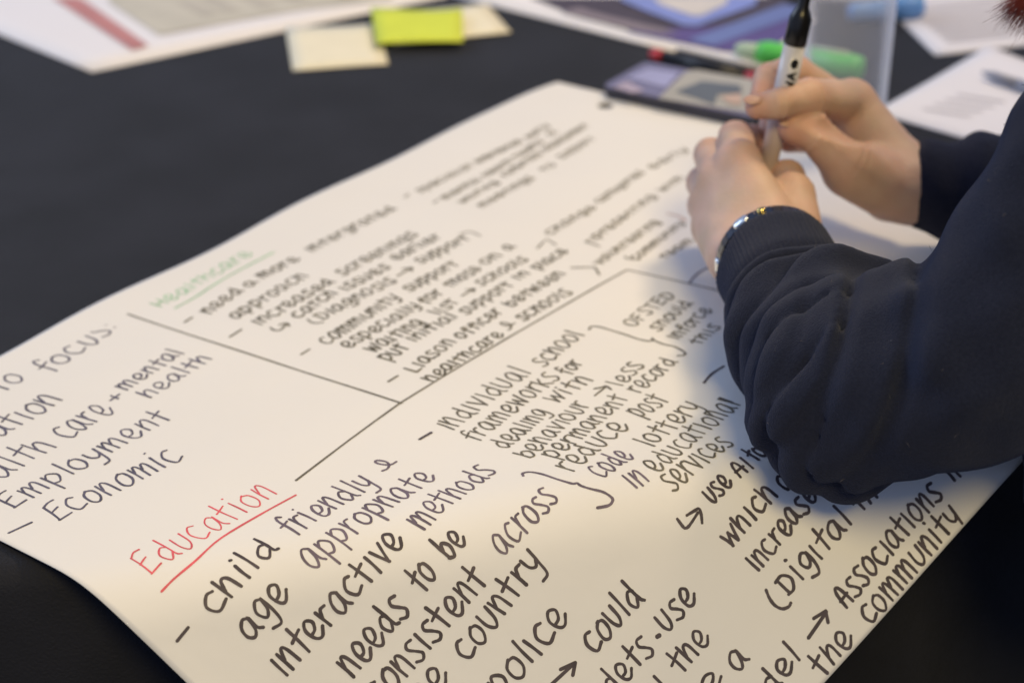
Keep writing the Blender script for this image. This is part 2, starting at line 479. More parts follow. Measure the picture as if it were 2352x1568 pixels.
def mark(strokes, ink, pen=0.00155, name="drawn_line", smooth=True, label=None):
    pen = pen * .8
    V = []; Fc = []
    for st in strokes:
        q = [dev(*p) for p in st]
        if smooth and len(q) > 2: q = catmull(q, 6)
        ribbon(q, pen, V, Fc)
    o = mesh_obj(name, V, Fc, INK[ink], root)
    if label: o['label'] = label
    return o


ZM = {1: (0, 1000, 2.24), 2: (600, 900, 2.24), 3: (1400, 400, 2.24), 4: (2000, 500, 2.24), 5: (1100, 900, 1.96), 6: (2200, 1000, 2.6138),
      7: (0, 1600, 2.24), 8: (500, 1800, 1.6845), 9: (1400, 1500, 2.24), 10: (1000, 2000, 1.68), 11: (1900, 1400, 1.96),
      12: (2200, 1900, 1.8867), 13: (2896, 1700, 1.5208), 14: (2300, 1700, 2.6138), 0: (0, 0, 1 / 1.7415)}


def zp(k, x, y):
    o = ZM[k]; return ((o[0] + x / o[2]) / 1.7415, (o[1] + y / o[2]) / 1.7415)


WORDS = [
 (1, 'to', 40, 1275, 245, 1140, 165, 'l'), (1, 'focus:', 455, 1105, 1075, 690, 160, 'l'),
 (7, 'cation', -130, 415, 575, -5, 185, 'l'), (7, 'Health', -330, 905, 515, 408, 185, 'l'), (7, 'care', 620, 350, 1035, 85, 195, 'l'),
 (1, '+', 1030, 1365, 1120, 1305, 95, 'l'), (1, 'mental', 1130, 1258, 1655, 920, 112, 'l'), (1, 'health', 1350, 1330, 1905, 970, 115, 'l'),
 (7, 'Employment', 115, 968, 1555, 150, 155, 'l'), (7, 'Econom!c', 520, 1078, 1655, 520, 168, 'l'),
 (8, 'Educat!on', 165, 835, 1040, 288, 140, 'r'),
 (8, 'ch!ld', 600, 1118, 1035, 655, 135, 'f'), (8, 'fr!endly', 1130, 580, 1700, 222, 132, 'p'),
 (8, 'age', 845, 1290, 1120, 968, 142, 'f'), (0, 'appropnate', 722, 1311, 1005, 1095, 44, 'p'),
 (0, 'interactive', 655, 1556, 933, 1243, 48, 'f'), (9, 'methods', 655, 1388, 1325, 860, 170, 'p'),
 (10, 'needs', 690, 1193, 1075, 735, 142, 'f'), (10, 'to', 1160, 620, 1270, 500, 145, 'f'), (10, 'be', 1345, 402, 1460, 268, 128, 'f'),
 (10, 'consistent', 880, 1378, 1600, 540, 142, 'f'), (9, 'across', 1370, 1622, 1875, 1108, 182, 'p'),
 (10, 'the', 1090, 1482, 1345, 1190, 135, 'f'), (10, 'country', 1460, 1088, 1975, 418, 135, 'f'),
 (10, 'police', 1700, 1332, 2150, 785, 140, 'f'),
 (12, 'could', 330, 1348, 710, 928, 145, 'f'), (12, 'dets', 470, 1672, 790, 1312, 138, 'f'), (12, 'use', 880, 1192, 1115, 928, 138, 'f'),
 (12, 'the', 990, 1502, 1220, 1238, 132, 'f'), (12, 'e', 1180, 1682, 1315, 1540, 130, 'f'), (12, 'a', 1415, 1492, 1510, 1388, 132, 'f'),
 (12, 'odel', 1560, 1772, 1900, 1378, 130, 'f'), (12, 'D!gital', 1795, 902, 2285, 355, 128, 'f'), (13, 'th', 830, 532, 935, 425, 88, 'f'),
 (13, 'Associations', 742, 1112, 1330, 422, 112, 'f'), (13, 'in', 1395, 352, 1485, 262, 100, 'f'), (13, 'the', 600, 1532, 795, 1308, 105, 'f'),
 (13, 'commun!ty', 890, 1218, 1450, 568, 112, 'f'),
 (0, 'individual', 1036, 989, 1220, 855, 42, 'm'), (0, 'school', 1251, 843, 1342, 768, 34, 'm'),
 (9, 'frameworks', 1130, 600, 1885, 18, 142, 'm'), (11, 'for', 745, 198, 850, 98, 100, 'm'), (9, 'dealing', 1400, 660, 1795, 335, 138, 'm'),
 (9, 'w!tn', 1850, 258, 2180, 40, 128, 'm'), (9, 'behaviour', 1620, 748, 2160, 262, 138, 'm'), (11, 'less', 1150, 288, 1335, 118, 105, 'm'),
 (11, 'permanent', 640, 852, 1215, 378, 122, 'm'), (11, 'record', 1290, 338, 1595, 92, 112, 'm'), (11, 'reduce', 760, 955, 1220, 598, 150, 'm'),
 (11, 'post', 1310, 530, 1525, 392, 138, 'm'), (11, 'code', 1000, 1003, 1258, 835, 145, 'p'), (11, 'lottery', 1390, 760, 1790, 442, 142, 'm'),
 (11, 'in', 1255, 1088, 1370, 1015, 140, 'p'), (11, 'educational', 1440, 965, 2085, 425, 140, 'm'), (11, 'services', 1560, 1115, 2035, 732, 142, 'm'),
 (6, 'OFSTED', 880, 805, 1315, 475, 128, 'm'), (6, 'should', 1135, 850, 1505, 555, 112, 'm'), (6, 'inforce', 1335, 938, 1700, 628, 112, 'm'),
 (6, 'this', 1560, 992, 1790, 800, 105, 'm'),
 (14, 'use', 1440, 825, 1655, 612, 160, 'f'), (14, 'AI', 1720, 542, 1872, 432, 150, 'f'), (14, 'to', 1905, 385, 2015, 290, 150, 'f'),
 (14, 'which', 1620, 1290, 2120, 722, 165, 'f'), (13, 'are', 375, 402, 510, 268, 98, 'f'), (13, 'increase', 205, 893, 575, 432, 100, 'f'),
 (2, 'Healthcare', 100, 738, 925, 258, 92, 'g'),
 (2, 'need', 535, 798, 840, 585, 100, 'h'), (2, 'a', 900, 558, 968, 508, 82, 'h'), (2, 'more', 1015, 478, 1355, 308, 80, 'h'),
 (0, 'intergrated', 716, 579, 912, 480, 21, 'h'), (2, 'approach', 770, 842, 1425, 455, 98, 'h'),
 (2, 'increased', 985, 898, 1660, 508, 96, 'h'), (5, 'screenings', 540, 398, 1125, 75, 78, 'h'), (2, 'catch', 1340, 838, 1685, 610, 96, 'h'),
 (5, 'issues', 560, 518, 915, 332, 74, 'h'), (5, 'earlier', 960, 278, 1315, 92, 74, 'h'), (5, 'Diagnosis', 375, 742, 962, 438, 82, 'h'),
 (5, 'support', 1150, 303, 1535, 108, 72, 'h'), (5, 'community', 412, 938, 995, 572, 92, 'h'), (5, 'support', 1060, 522, 1445, 308, 78, 'h'),
 (5, 'especially', 582, 968, 1155, 638, 88, 'h'), (5, 'for', 1190, 622, 1325, 528, 82, 'h'), (5, 'those', 1380, 492, 1625, 342, 72, 'h'),
 (5, 'on', 1650, 312, 1785, 238, 72, 'h'), (5, 'a', 1830, 203, 1890, 172, 66, 'h'),
 (5, 'waiting', 780, 1003, 1185, 768, 98, 'h'), (5, 'list', 1290, 708, 1445, 600, 86, 'h'), (5, 'schools', 1620, 478, 1995, 272, 74, 'h'),
 (5, 'put', 900, 1068, 1055, 958, 108, 'h'), (5, 'initial', 1095, 918, 1438, 718, 84, 'h'), (5, 'support', 1500, 703, 1875, 468, 80, 'h'),
 (5, 'in', 1910, 432, 2005, 378, 68, 'h'), (5, 'place', 2070, 352, 2305, 208, 72, 'h'),
 (5, 'Liason', 1100, 1158, 1425, 915, 96, 'h'), (5, 'officer', 1470, 893, 1795, 678, 84, 'h'), (5, 'between', 1860, 642, 2285, 382, 82, 'h'),
 (5, 'healthcare', 1230, 1228, 1805, 862, 88, 'h'), (5, 'schools', 1950, 753, 2335, 528, 90, 'h'),
 (3, 'Specialist', 630, 832, 1120, 590, 60, 't'), (3, 'intervention', 1150, 570, 1560, 372, 56, 't'), (3, 'early', 1600, 350, 1790, 235, 54, 't'),
 (3, 'mental', 860, 892, 1190, 715, 60, 't'), (3, 'health', 1230, 690, 1470, 545, 60, 't'), (3, 'teams', 1500, 530, 1740, 370, 58, 't'),
 (3, 'a', 1800, 325, 1860, 288, 52, 't'),
 (3, 'waiting', 1010, 928, 1340, 740, 58, 't'), (3, 'referrals', 1400, 690, 1730, 480, 58, 't'), (3, 'assessment', 1760, 460, 2140, 232, 58, 't'),
 (3, 'meetings', 1190, 965, 1660, 700, 64, 't'), (3, 'to', 1740, 640, 1850, 580, 60, 't'), (3, 'support', 1900, 525, 2200, 352, 60, 't'),
 (4, 'Change', 450, 988, 870, 738, 68, 't'), (4, 'categories', 900, 700, 1300, 425, 66, 't'), (4, 'early', 1370, 395, 1690, 225, 62, 't'),
 (4, 'presenting', 880, 1018, 1405, 640, 70, 't'), (4, 'with', 1460, 600, 1660, 478, 64, 't'),
 (4, 'volunteering', 900, 1255, 1440, 870, 74, 't'), (4, 'community', 1225, 1215, 1660, 880, 66, 't'), (4, 'team', 1480, 1200, 1740, 1035, 66, 't'),
]
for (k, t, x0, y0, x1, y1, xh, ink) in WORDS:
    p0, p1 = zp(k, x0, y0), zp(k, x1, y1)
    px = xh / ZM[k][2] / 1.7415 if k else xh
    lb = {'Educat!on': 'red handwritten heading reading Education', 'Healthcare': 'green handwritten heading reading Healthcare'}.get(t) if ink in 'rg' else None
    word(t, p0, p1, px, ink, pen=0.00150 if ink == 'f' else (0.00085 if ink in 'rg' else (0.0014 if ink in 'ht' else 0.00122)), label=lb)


def zs(k, *pts): return [zp(k, *p) for p in pts]


mark([zs(0, (255, 708), (420, 764), (600, 822), (760, 874), (922, 926))], 'h', .0015, label="ruled line running down from the far edge of the sheet")
mark([zs(0, (680, 1103), (800, 1012), (860, 968), (920, 925), (1180, 768), (1340, 676), (1440, 620)), zs(0, (1440, 620), (1540, 642), (1640, 665), (1720, 690))], 'm', .0015, smooth=False)
mark([zs(8, (247, 950), (330, 866), (480, 740), (650, 590), (900, 440), (1150, 303))], 'r', .0014, label="red underline beneath the red heading")
mark([zs(2, (225, 745), (400, 650), (600, 520), (830, 390), (1110, 245))], 'g', .0012, label="green underline beneath the green heading")
for k, pts, ink in [(8, ((352, 1282), (425, 1193)), 'f'), (7, ((80, 1188), (283, 1095)), 'l'), (2, ((310, 872), (378, 828)), 'h'), (2, ((715, 1003), (820, 937)), 'h'),
                    (5, ((205, 1015), (270, 975)), 'h'), (5, ((888, 1228), (962, 1183)), 'h'), (9, ((625, 575), (728, 515)), 'f'), (3, ((490, 872), (525, 848)), 'h'),
                    (3, ((750, 922), (785, 900)), 'h'), (12, ((785, 1515), (850, 1580)), 'f')]:
    mark([zs(k, *pts)], ink, .0019 if ink == 'f' else .0016, name="handwritten_dash")
mark([zs(12, (812, 1214), (822, 1208))], 'f', .0030, name="handwritten_dot")
A = "handwritten_arrow"
mark([zs(12, (-30, 1612), (180, 1420)), zs(12, (80, 1462), (190, 1412)), zs(12, (190, 1412), (172, 1505))], 'f', .0021, A, False)
mark([zs(12, (1950, 1225), (2085, 1030)), zs(12, (1990, 1078), (2080, 1022)), zs(12, (2080, 1022), (2098, 1108))], 'f', .0021, A, False)
mark([zs(14, (1070, 980), (1130, 1060), (1160, 1073), (1200, 1040), (1285, 912)), zs(14, (1170, 940), (1245, 895), (1295, 872), (1318, 930), (1328, 1018))], 'f', .0018, A)
mark([zs(6, (470, 1520), (590, 1425)), zs(6, (465, 1450), (540, 1435), (585, 1422), (640, 1458))], 'm', .0016, A)
mark([zs(2, (1080, 920), (1110, 942), (1170, 940), (1225, 885)), zs(2, (1160, 895), (1225, 880), (1248, 905))], 'h', .0016, A)
mark([zs(5, (960, 400), (1075, 335)), zs(5, (1000, 345), (1075, 335)), zs(5, (1075, 335), (1070, 362))], 'h', .0016, A, False)
mark([zs(5, (1465, 555), (1565, 500)), zs(5, (1500, 508), (1565, 500)), zs(5, (1565, 500), (1556, 525))], 'h', .0016, A, False)
mark([zs(4, (335, 1105), (415, 1022), (500, 1075))], 'h', .0016, A, False)
mark([zs(4, (640, 1280), (850, 1275), (890, 1342))], 'h', .0016, A, False)
mark([zs(4, (768, 1048), (800, 1025), (862, 1032)), zs(4, (768, 1048), (890, 1088))], 'h', .0016, A, False)
Pn = "handwritten_bracket"
mark([zs(12, (1630, 865), (1655, 925), (1695, 978), (1750, 1005), (1800, 990), (1816, 962))], 'f', .0019, Pn)
mark([zs(5, (255, 740), (290, 765), (340, 768), (375, 762))], 'h', .0016, Pn)
mark([zs(5, (1450, 72), (1530, 55), (1610, 85))], 'h', .0014, Pn)
mark([zs(4, (1120, 1180), (1150, 1200), (1250, 1208))], 'h', .0016, Pn)
mark([zs(6, (410, 832), (432, 800), (520, 805), (640, 840), (780, 882), (920, 930), (1010, 950), (1068, 948), (1068, 922), (1100, 950), (1190, 985), (1300, 1010), (1380, 1050), (1415, 1080), (1390, 1102), (1335, 1106))], 'm', .0016, Pn)
mark([zs(11, (378, 985), (375, 965), (430, 955), (520, 970), (640, 1010), (760, 1045), (800, 1042), (830, 1062), (900, 1085), (1000, 1110), (1060, 1145), (1080, 1175), (1050, 1215), (960, 1235))], 'p', .0017, Pn)
mark([zs(9, (415, 775), (370, 800), (310, 802), (240, 788), (228, 768), (260, 764), (320, 775), (350, 802), (335, 838), (290, 857))], 'p', .0016, "handwritten_ampersand")
mark([zs(5, (1880, 770), (1830, 790), (1780, 780), (1770, 768), (1800, 765), (1850, 785), (1845, 815), (1830, 822))], 'h', .0015, "handwritten_ampersand")
mark([zs(4, (1500, 795), (1590, 815), (1660, 850)), zs(4, (1620, 860), (1670, 850))], 'o', .0014)
mark([zs(6, (1455, 350), (1500, 290), (1570, 228), (1690, 168))], 'l', .0016)
mark([zs(6, (1610, 1388), (1640, 1350), (1700, 1288), (1815, 1215))], 'f', .0018)
mark([zs(6, (1775, 1545), (1900, 1590))], 'f', .0018)


# ------------------------------------------------------------------ papers, notes and things on the table
def flat_thing(name, pix, z0, th, material, label, cat, lift=0.0, grid=12):
    """thin four-cornered sheet, corners given where they lie on the table; gently warped"""
    Pc = [Wz(x, y, z0) for x, y in pix]
    o = empty(name, tuple(np.mean(Pc, 0)), label, cat)
    V = []; Fc = []; n = grid
    for i in range(n + 1):
        for j in range(n + 1):
            u, v = i / n, j / n
            p = (Pc[0] * (1 - u) + Pc[1] * u) * (1 - v) + (Pc[3] * (1 - u) + Pc[2] * u) * v
            V.append(p + [0, 0, th + lift * (0.5 - 0.5 * math.cos(u * 5 + v * 3)) * (0.3 + v)])
    for i in range(n):
        for j in range(n):
            a = i * (n + 1) + j; Fc.append((a, a + 1, a + n + 2, a + n + 1))
    s = mesh_obj("sheet" if 'note' not in name else "leaf", V, Fc, material, o, smooth=True)
    # face up whatever the corner order
    s.data.update()
    if s.data.polygons[0].normal.z < 0: s.data.flip_normals()
    md = s.modifiers.new("thickness", 'SOLIDIFY'); md.thickness = th; md.offset = -1
    return o, Pc


def patch(parent, pix, z, material, name="printed_panel", smooth_label=None):
    Pc = [Wz(x, y, z) for x, y in pix]
    V = Pc + [p - [0, 0, .0001] for p in Pc]; n = len(Pc)
    Fc = [tuple(range(n)), tuple(range(2 * n - 1, n - 1, -1))] + [(i, (i + 1) % n, n + (i + 1) % n, n + i) for i in range(n)]
    o = mesh_obj(name, V, Fc, material, parent)
    if smooth_label: o['label'] = smooth_label
    return o


# far left handout with a red strip
h1, _ = flat_thing("printed_handout", [(212, 167), (1030, -6), (560, -260), (-420, -90)], 0, .0006, M['white_paper'],
                   "white printed handout with a red strip and beige panel at the far left", "handout", lift=.0012)
patch(h1, [(120, -6), (183, -6), (341, 104), (304, 114)], .0021, flat('strip_red', (0.57, 0.25, 0.235)), smooth_label="red printed strip")
patch(h1, [(252, 6), (236, -60), (860, -60), (905, -3), (690, 22), (540, 48), (365, 80)], .0021, flat('panel_beige', (0.62, 0.58, 0.475)))
for i, (x0, y0, x1, y1) in enumerate([(470, 38, 400, 5), (520, 28, 450, -5), (600, 18, 540, -8), (680, 6, 640, -8), (790, 0, 760, -16)]):
    patch(h1, [(x0, y0), (x1, y1), (x1 + 34, y1 - 3), (x0 + 34, y0 - 5)], .0024, flat('panel_olive', (0.52, 0.48, 0.40)), "printed_row")
# sticky notes
n1, _ = flat_thing("sticky_note", [(672, 164), (892, 149), (868, 58), (656, 69)], .0004, .0006, M['postit_cream'],
                   "cream sticky note nearest the flip-chart sheet, lower left of the three", "sticky note", lift=.001, grid=6)
n2, _ = flat_thing("sticky_note", [(906, 105), (1174, 76), (1118, 12), (866, 35)], .0010, .0006, M['postit_cream'],
                   "cream sticky note half hidden beneath the yellow note, rightmost of the three", "sticky note", lift=.001, grid=6)
n3, _ = flat_thing("sticky_note", [(864, 101), (1064, 98), (1062, 26), (852, 28)], .0060, .0008, M['postit_yellow'],
                   "bright yellow sticky note lying across the two cream notes", "sticky note", lift=.002, grid=6)
# booklet with blue cover picture
bk, _ = flat_thing("picture_booklet", [(1748, 163), (1872, 50), (1500, -120), (1010, -18)], .0, .0030, M['white_paper'],
                   "white-bordered booklet with a blue and violet cover picture", "booklet", lift=.0)
zc = .0036
patch(bk, [(1215, -6), (1330, 40), (1500, 84), (1660, 118), (1758, 128), (1850, 48), (1800, -6)], zc, flat('cover_dark', (0.075, 0.06, 0.08)))
patch(bk, [(1440, 72), (1660, 117), (1757, 127), (1848, 50), (1790, 30), (1640, 62)], zc + .0004, flat('cover_violet', (0.115, 0.085, 0.26)))
patch(bk, [(1580, 92), (1640, 104), (1820, 40), (1850, 20), (1800, 10)], zc + .0008, flat('cover_blue', (0.16, 0.21, 0.46)))
patch(bk, [(1425, 0), (1480, 24), (1570, 58), (1600, 60), (1735, 12), (1740, -8), (1430, -10)], zc + .0012, flat('cover_lilac', (0.24, 0.30, 0.66)))
patch(bk, [(1500, -6), (1515, 10), (1590, 36), (1612, 36), (1670, 8), (1672, -6)], zc + .0016, flat('cover_cream', (0.66, 0.62, 0.58)))
patch(bk, [(1290, 28), (1470, 72), (1560, 82), (1520, 66), (1400, 38), (1330, 18)], zc + .0008, flat('cover_mauve', (0.26, 0.22, 0.25)))
# leaflet under it
lf, _ = flat_thing("blank_leaflet", [(1548, 122), (1570, 104), (1080, -14), (1036, -9)], .0, .0014, M['white_paper'],
                   "plain white leaflet edge showing along the front of the blue booklet", "leaflet", lift=.0, grid=6)
# notebook / tin with lilac lid overlapping the far edge of the sheet
zt = .0110
nb = empty("lidded_case", tuple(Wz(1560, 200, 0)), "flat dark case with a lilac picture lid, lying beyond the punched hole", "case")
pc = [Wz(1384, 197, zt), Wz(1741, 270, zt), Wz(1838, 206, zt), Wz(1483, 142, zt)]


def rounded(poly, r, k=5):
    out = []; n = len(poly)
    for i in range(n):
        p, a, b2 = np.array(poly[i][:2]), np.array(poly[i - 1][:2]), np.array(poly[(i + 1) % n][:2])
        d1 = (a - p) / np.linalg.norm(a - p); d2 = (b2 - p) / np.linalg.norm(b2 - p)
        for j in range(k + 1):
            t = j / k; out.append((1 - t) ** 2 * (p + d1 * r) + 2 * t * (1 - t) * p + t * t * (p + d2 * r))
    return out


rp = rounded(orient_ccw([p[:2] for p in pc]), .006)
v_, f_ = slab(rp, .0012, zt - .0012); o = mesh_obj("base", v_, f_, flat('case_navy', (0.035, 0.036, 0.055)), nb); bevel(o, .0012)
v_, f_ = slab(rounded(orient_ccw([p[:2] for p in pc]), .006), zt - .0010, zt); o = mesh_obj("lid", v_, f_, flat('case_lilac', (0.20, 0.19, 0.31), .25), nb)
patch(nb, [(1512, 226), (1575, 165), (1600, 160), (1760, 188), (1800, 215), (1740, 262)], zt + .0004, flat('pic_cream', (0.40, 0.39, 0.36)))
patch(nb, [(1552, 210), (1612, 186), (1700, 196), (1705, 214), (1650, 216), (1640, 240)], zt + .0008, flat('pic_slate', (0.12, 0.14, 0.17)))
patch(nb, [(1655, 222), (1700, 214), (1704, 240), (1676, 237)], zt + .0012, flat('pic_peach', (0.55, 0.40, 0.33)))
patch(nb, [(1440, 178), (1490, 158), (1560, 168), (1530, 200)], zt + .0004, flat('pic_blue', (0.36, 0.37, 0.60)))
patch(nb, [(1410, 200), (1440, 186), (1480, 208), (1450, 214)], zt + .0004, flat('pic_pale', (0.42, 0.36, 0.46)))
# red-tipped pen behind the case
a, b = Wz(1497, 124, .0055), Wz(1752, 186, .0055)
pn = empty("black_pen", tuple(a), "slim black pen with red ends lying behind the lilac-lidded case", "pen")
L = np.linalg.norm(b - a)
v_, f_ = lathe(a, b, [(0, .0035), (.001, .0042), (.009, .0045), (.010, .0045)]); mesh_obj("end_cap", v_, f_, M['red'], pn, True)
v_, f_ = lathe(a, b, [(.0102, .0040), (L - .0132, .0040)]); mesh_obj("barrel", v_, f_, M['pen_black'], pn, True)
v_, f_ = lathe(a, b, [(L - .013, .0045), (L - .002, .0042), (L, .0025)]); mesh_obj("end_cap", v_, f_, M['red'], pn, True)
# green highlighter seen partly through the beaker
a, b = Wz(1690, 112, .008), Wz(1980, 160, .008); d_, _, _, L = frame(a, b)
hl = empty("green_highlighter", tuple(a), "green highlighter pen lying behind the clear beaker", "highlighter")
v_, f_ = lathe(a, b, [(0, .003), (.004, .005), (.016, .0062), (.018, .0062)]); mesh_obj("end_plug", v_, f_, M['pale_green'], hl, True)
v_, f_ = lathe(a, b, [(.0182, .0075), (.024, .0088), (L - .042, .0088)]); mesh_obj("barrel", v_, f_, M['green'], hl, True)
v_, f_ = lathe(a, b, [(L - .0418, .0094), (L - .006, .0094), (L - .001, .0085), (L, .006)]); mesh_obj("cap", v_, f_, M['green'], hl, True)
v_, f_ = lathe(a + [0, 0, .0094], b + [0, 0, .0094], [(L - .036, .002), (L - .010, .002)], 10); mesh_obj("clip", v_, f_, M['pale_green'], hl, True)
# beaker
cb = Wz(1934, 322, 0); cup = empty("plastic_beaker", tuple(cb), "tall frosted clear plastic beaker standing behind the hands", "beaker")
prof_c = [(0.0008, .0235), (.003, .0250), (.03, .0262), (.07, .0278), (.097, .0290), (.099, .0308), (.1015, .0312), (.1015, .0293), (.097, .0281), (.07, .0268), (.03, .0252), (.004, .0240), (.0035, .0005)]
v_, f_ = lathe(cb, cb + [0, 0, .1], prof_c, 64); wl = mesh_obj("wall", v_, f_[:-1], M['cup'], cup, True)
v_, f_ = lathe(cb + [0, 0, .0985], cb + [0, 0, .11], [(0, .0304), (.0006, .0316), (.0022, .0320), (.0034, .0316), (.0038, .0304), (.0022, .0298), (0, .0304)], 64)
mesh_obj("rim", v_, f_[:-2], M['cup'], cup, True)
for q_ in (n1, n2, n3): q_['group'] = "sticky notes scattered at the far side of the sheet"
# right-hand papers
r1, _ = flat_thing("text_handout", [(2148, 129), (2640, 78), (2500, -190), (1990, -25)], 0, .0006, M['white_paper'],
                   "white text handout at the far right under the blue pen", "handout", lift=.0008)
for i in range(9):
    y = 96 - i * 9.5; x0 = 2175 - i * 12
    patch(r1, [(x0, y), (x0 + 330, y - 34), (x0 + 328, y - 37), (x0 - 2, y - 3)], .0018, flat('faint_text', (0.60, 0.55, 0.53)), "printed_line")
r2, _ = flat_thing("lined_handout", [(2256, 331), (2640, 250), (2270, 108), (2008, 262)], .0, .0006, M['white_paper'],
                   "faintly printed white handout behind the right wrist, with a grey pen on it", "handout", lift=.0006)
for i in range(4):
    patch(r2, [(2120 + i * 26, 250 - i * 11), (2230 + i * 26, 268 - i * 11), (2231 + i * 26, 265 - i * 11), (2121 + i * 26, 247 - i * 11)], .0018, flat('fainter_text', (0.72, 0.68, 0.68)), "printed_line")
a, b = Wz(2256, 166, .005), Wz(2420, 222, .005)
gp = empty("grey_pen", tuple(a), "slim grey pen on the white handout by the shoulder", "pen"); d_, _, _, L = frame(a, b)
v_, f_ = lathe(a, b, [(0, .0008), (.010, .0032), (L - .03, .0036)]); mesh_obj("barrel", v_, f_, M['grey_pen'], gp, True)
v_, f_ = lathe(a, b, [(L - .0298, .0040), (L, .0040)]); mesh_obj("cap", v_, f_, M['grey_pen'], gp, True)
a, b = Wz(1950, 30, .009), Wz(2119, 13, .009)
bp_ = empty("blue_pen", tuple(a), "thick light blue pen lying across the far handout behind the beaker", "pen"); d_, _, _, L = frame(a, b)
v_, f_ = lathe(a, b, [(0, .005), (.004, .0075), (L * .5, .0080)]); mesh_obj("barrel", v_, f_, M['blue'], bp_, True)
v_, f_ = lathe(a, b, [(L * .5 + .0002, .0086), (L - .006, .0086), (L - .001, .0075), (L, .0050)]); mesh_obj("cap", v_, f_, M['blue'], bp_, True)

for q_ in (h1, r1, r2): q_['group'] = "printed handouts lying on the black cloth"
# ------------------------------------------------------------------ the marker held in the hands
mb, mt = D(1753, 430, 1.020), D(1862, -62, .970)
mk = empty("board_marker", tuple(mb), "black-capped grey board marker held upright between both hands", "marker"); md_, mu, mv, ML = frame(mb, mt)
tcap = np.linalg.norm(D(1825, 104, .986) - mb)     # where the black cap starts
print("marker length", ML, tcap)
v_, f_ = lathe(mb, mt, [(0, .0040), (.001, .0047), (.038, .0053), (.040, .0053)], 32); mesh_obj("lower_barrel", v_, f_, M['barrel_cap'], mk, True)
v_, f_ = lathe(mb, mt, [(.0402, .0057), (tcap, .0057)], 32); mesh_obj("barrel", v_, f_, M['barrel'], mk, True)
v_, f_ = lathe(mb, mt, [(tcap + .0002, .0054), (tcap + .001, .0060), (tcap + .0145, .0058), (tcap + .0175, .0046), (tcap + .0205, .0030), (tcap + .030, .0028), (tcap + .034, .0022), (tcap + .048, .0016)], 32)
mesh_obj("cap", v_, f_, M['black'], mk, True)
# clip of the cap
side = -mu if (mu[0] > 0) else mu
v_, f_ = lathe(mb + side * .0052 + md_ * 0, mb + side * .0052 + md_ * .1, [(tcap + .014, .0009), (tcap + .0185, .0013), (tcap + .0205, .0008)], 10)
mesh_obj("clip", v_, f_, M['metal'], mk, True)
# lettering printed along the barrel, facing the camera
view = EYE - (mb + md_ * tcap * .8); view -= md_ * (view @ md_); view /= np.linalg.norm(view)
right = np.cross(md_, view)
LET = {'W': [[(0, 1), (.22, 0), (.5, .7), (.78, 0), (1, 1)]], 'A': [[(0, 0), (.45, 1), (.9, 0)], [(.18, .38), (.72, .38)]],
       'M': [[(0, 0), (.1, 1), (.5, .3), (.9, 1), (1, 0)]]}


def on_barrel(al, ac, r):
    an = ac / r; return mb + md_ * al + (view * math.cos(an) + right * math.sin(an)) * r


V = []; Fc = []
sgn = 1.0 if (proj(mb + md_ * tcap * .8 + right * .004)[0] > proj(mb + md_ * tcap * .8)[0]) else -1.0
al0 = tcap - .0225; hh = .0048; ac0 = -.0004 * sgn
for ch in ('W', 'A'):
    for st in LET[ch]:
        for (x0, y0), (x1, y1) in zip(st[:-1], st[1:]):
            # the words read up the barrel: letter x -> along, letter y -> across
            P0 = np.array([al0 + x0 * .0042, ac0 + (1 - y0) * hh * sgn - 0]); P1 = np.array([al0 + x1 * .0042, ac0 + (1 - y1) * hh * sgn])
            t = (P1 - P0) / np.linalg.norm(P1 - P0); nn = np.array([-t[1], t[0]]) * .00062
            for m_ in range(7):
                Pm = P0 + (P1 - P0) * m_ / 6
                V.append(on_barrel(Pm[0] - nn[0], Pm[1] - nn[1], .00585)); V.append(on_barrel(Pm[0] + nn[0], Pm[1] + nn[1], .00585))
            k = len(V) - 14
            for m_ in range(6): Fc.append((k + 2 * m_, k + 2 * m_ + 1, k + 2 * m_ + 3, k + 2 * m_ + 2))
    al0 += .0055
mesh_obj("printed_letters", V, Fc, M['print'], mk)
V = []; Fc = []
cc = (tcap - .0085, ac0 + .0026 * sgn)
for rr_ in (0.0001, .35, .7, 1.0):
    for k in range(20):
        an = k * math.pi / 10; V.append(on_barrel(cc[0] + rr_ * .0026 * math.cos(an), cc[1] + rr_ * .0021 * math.sin(an), .00583))
for r_ in range(3):
    for k in range(20): Fc.append((r_ * 20 + k, r_ * 20 + (k + 1) % 20, r_ * 20 + 20 + (k + 1) % 20, r_ * 20 + 20 + k))
mesh_obj("printed_emblem", V, Fc, M['print'], mk)


# ------------------------------------------------------------------ soft bodies: signed-distance modelling + surface nets
def smin(a, b, k):
    h = np.clip(.5 + .5 * (b - a) / k, 0, 1); return b * (1 - h) + a * h - k * h * (1 - h)


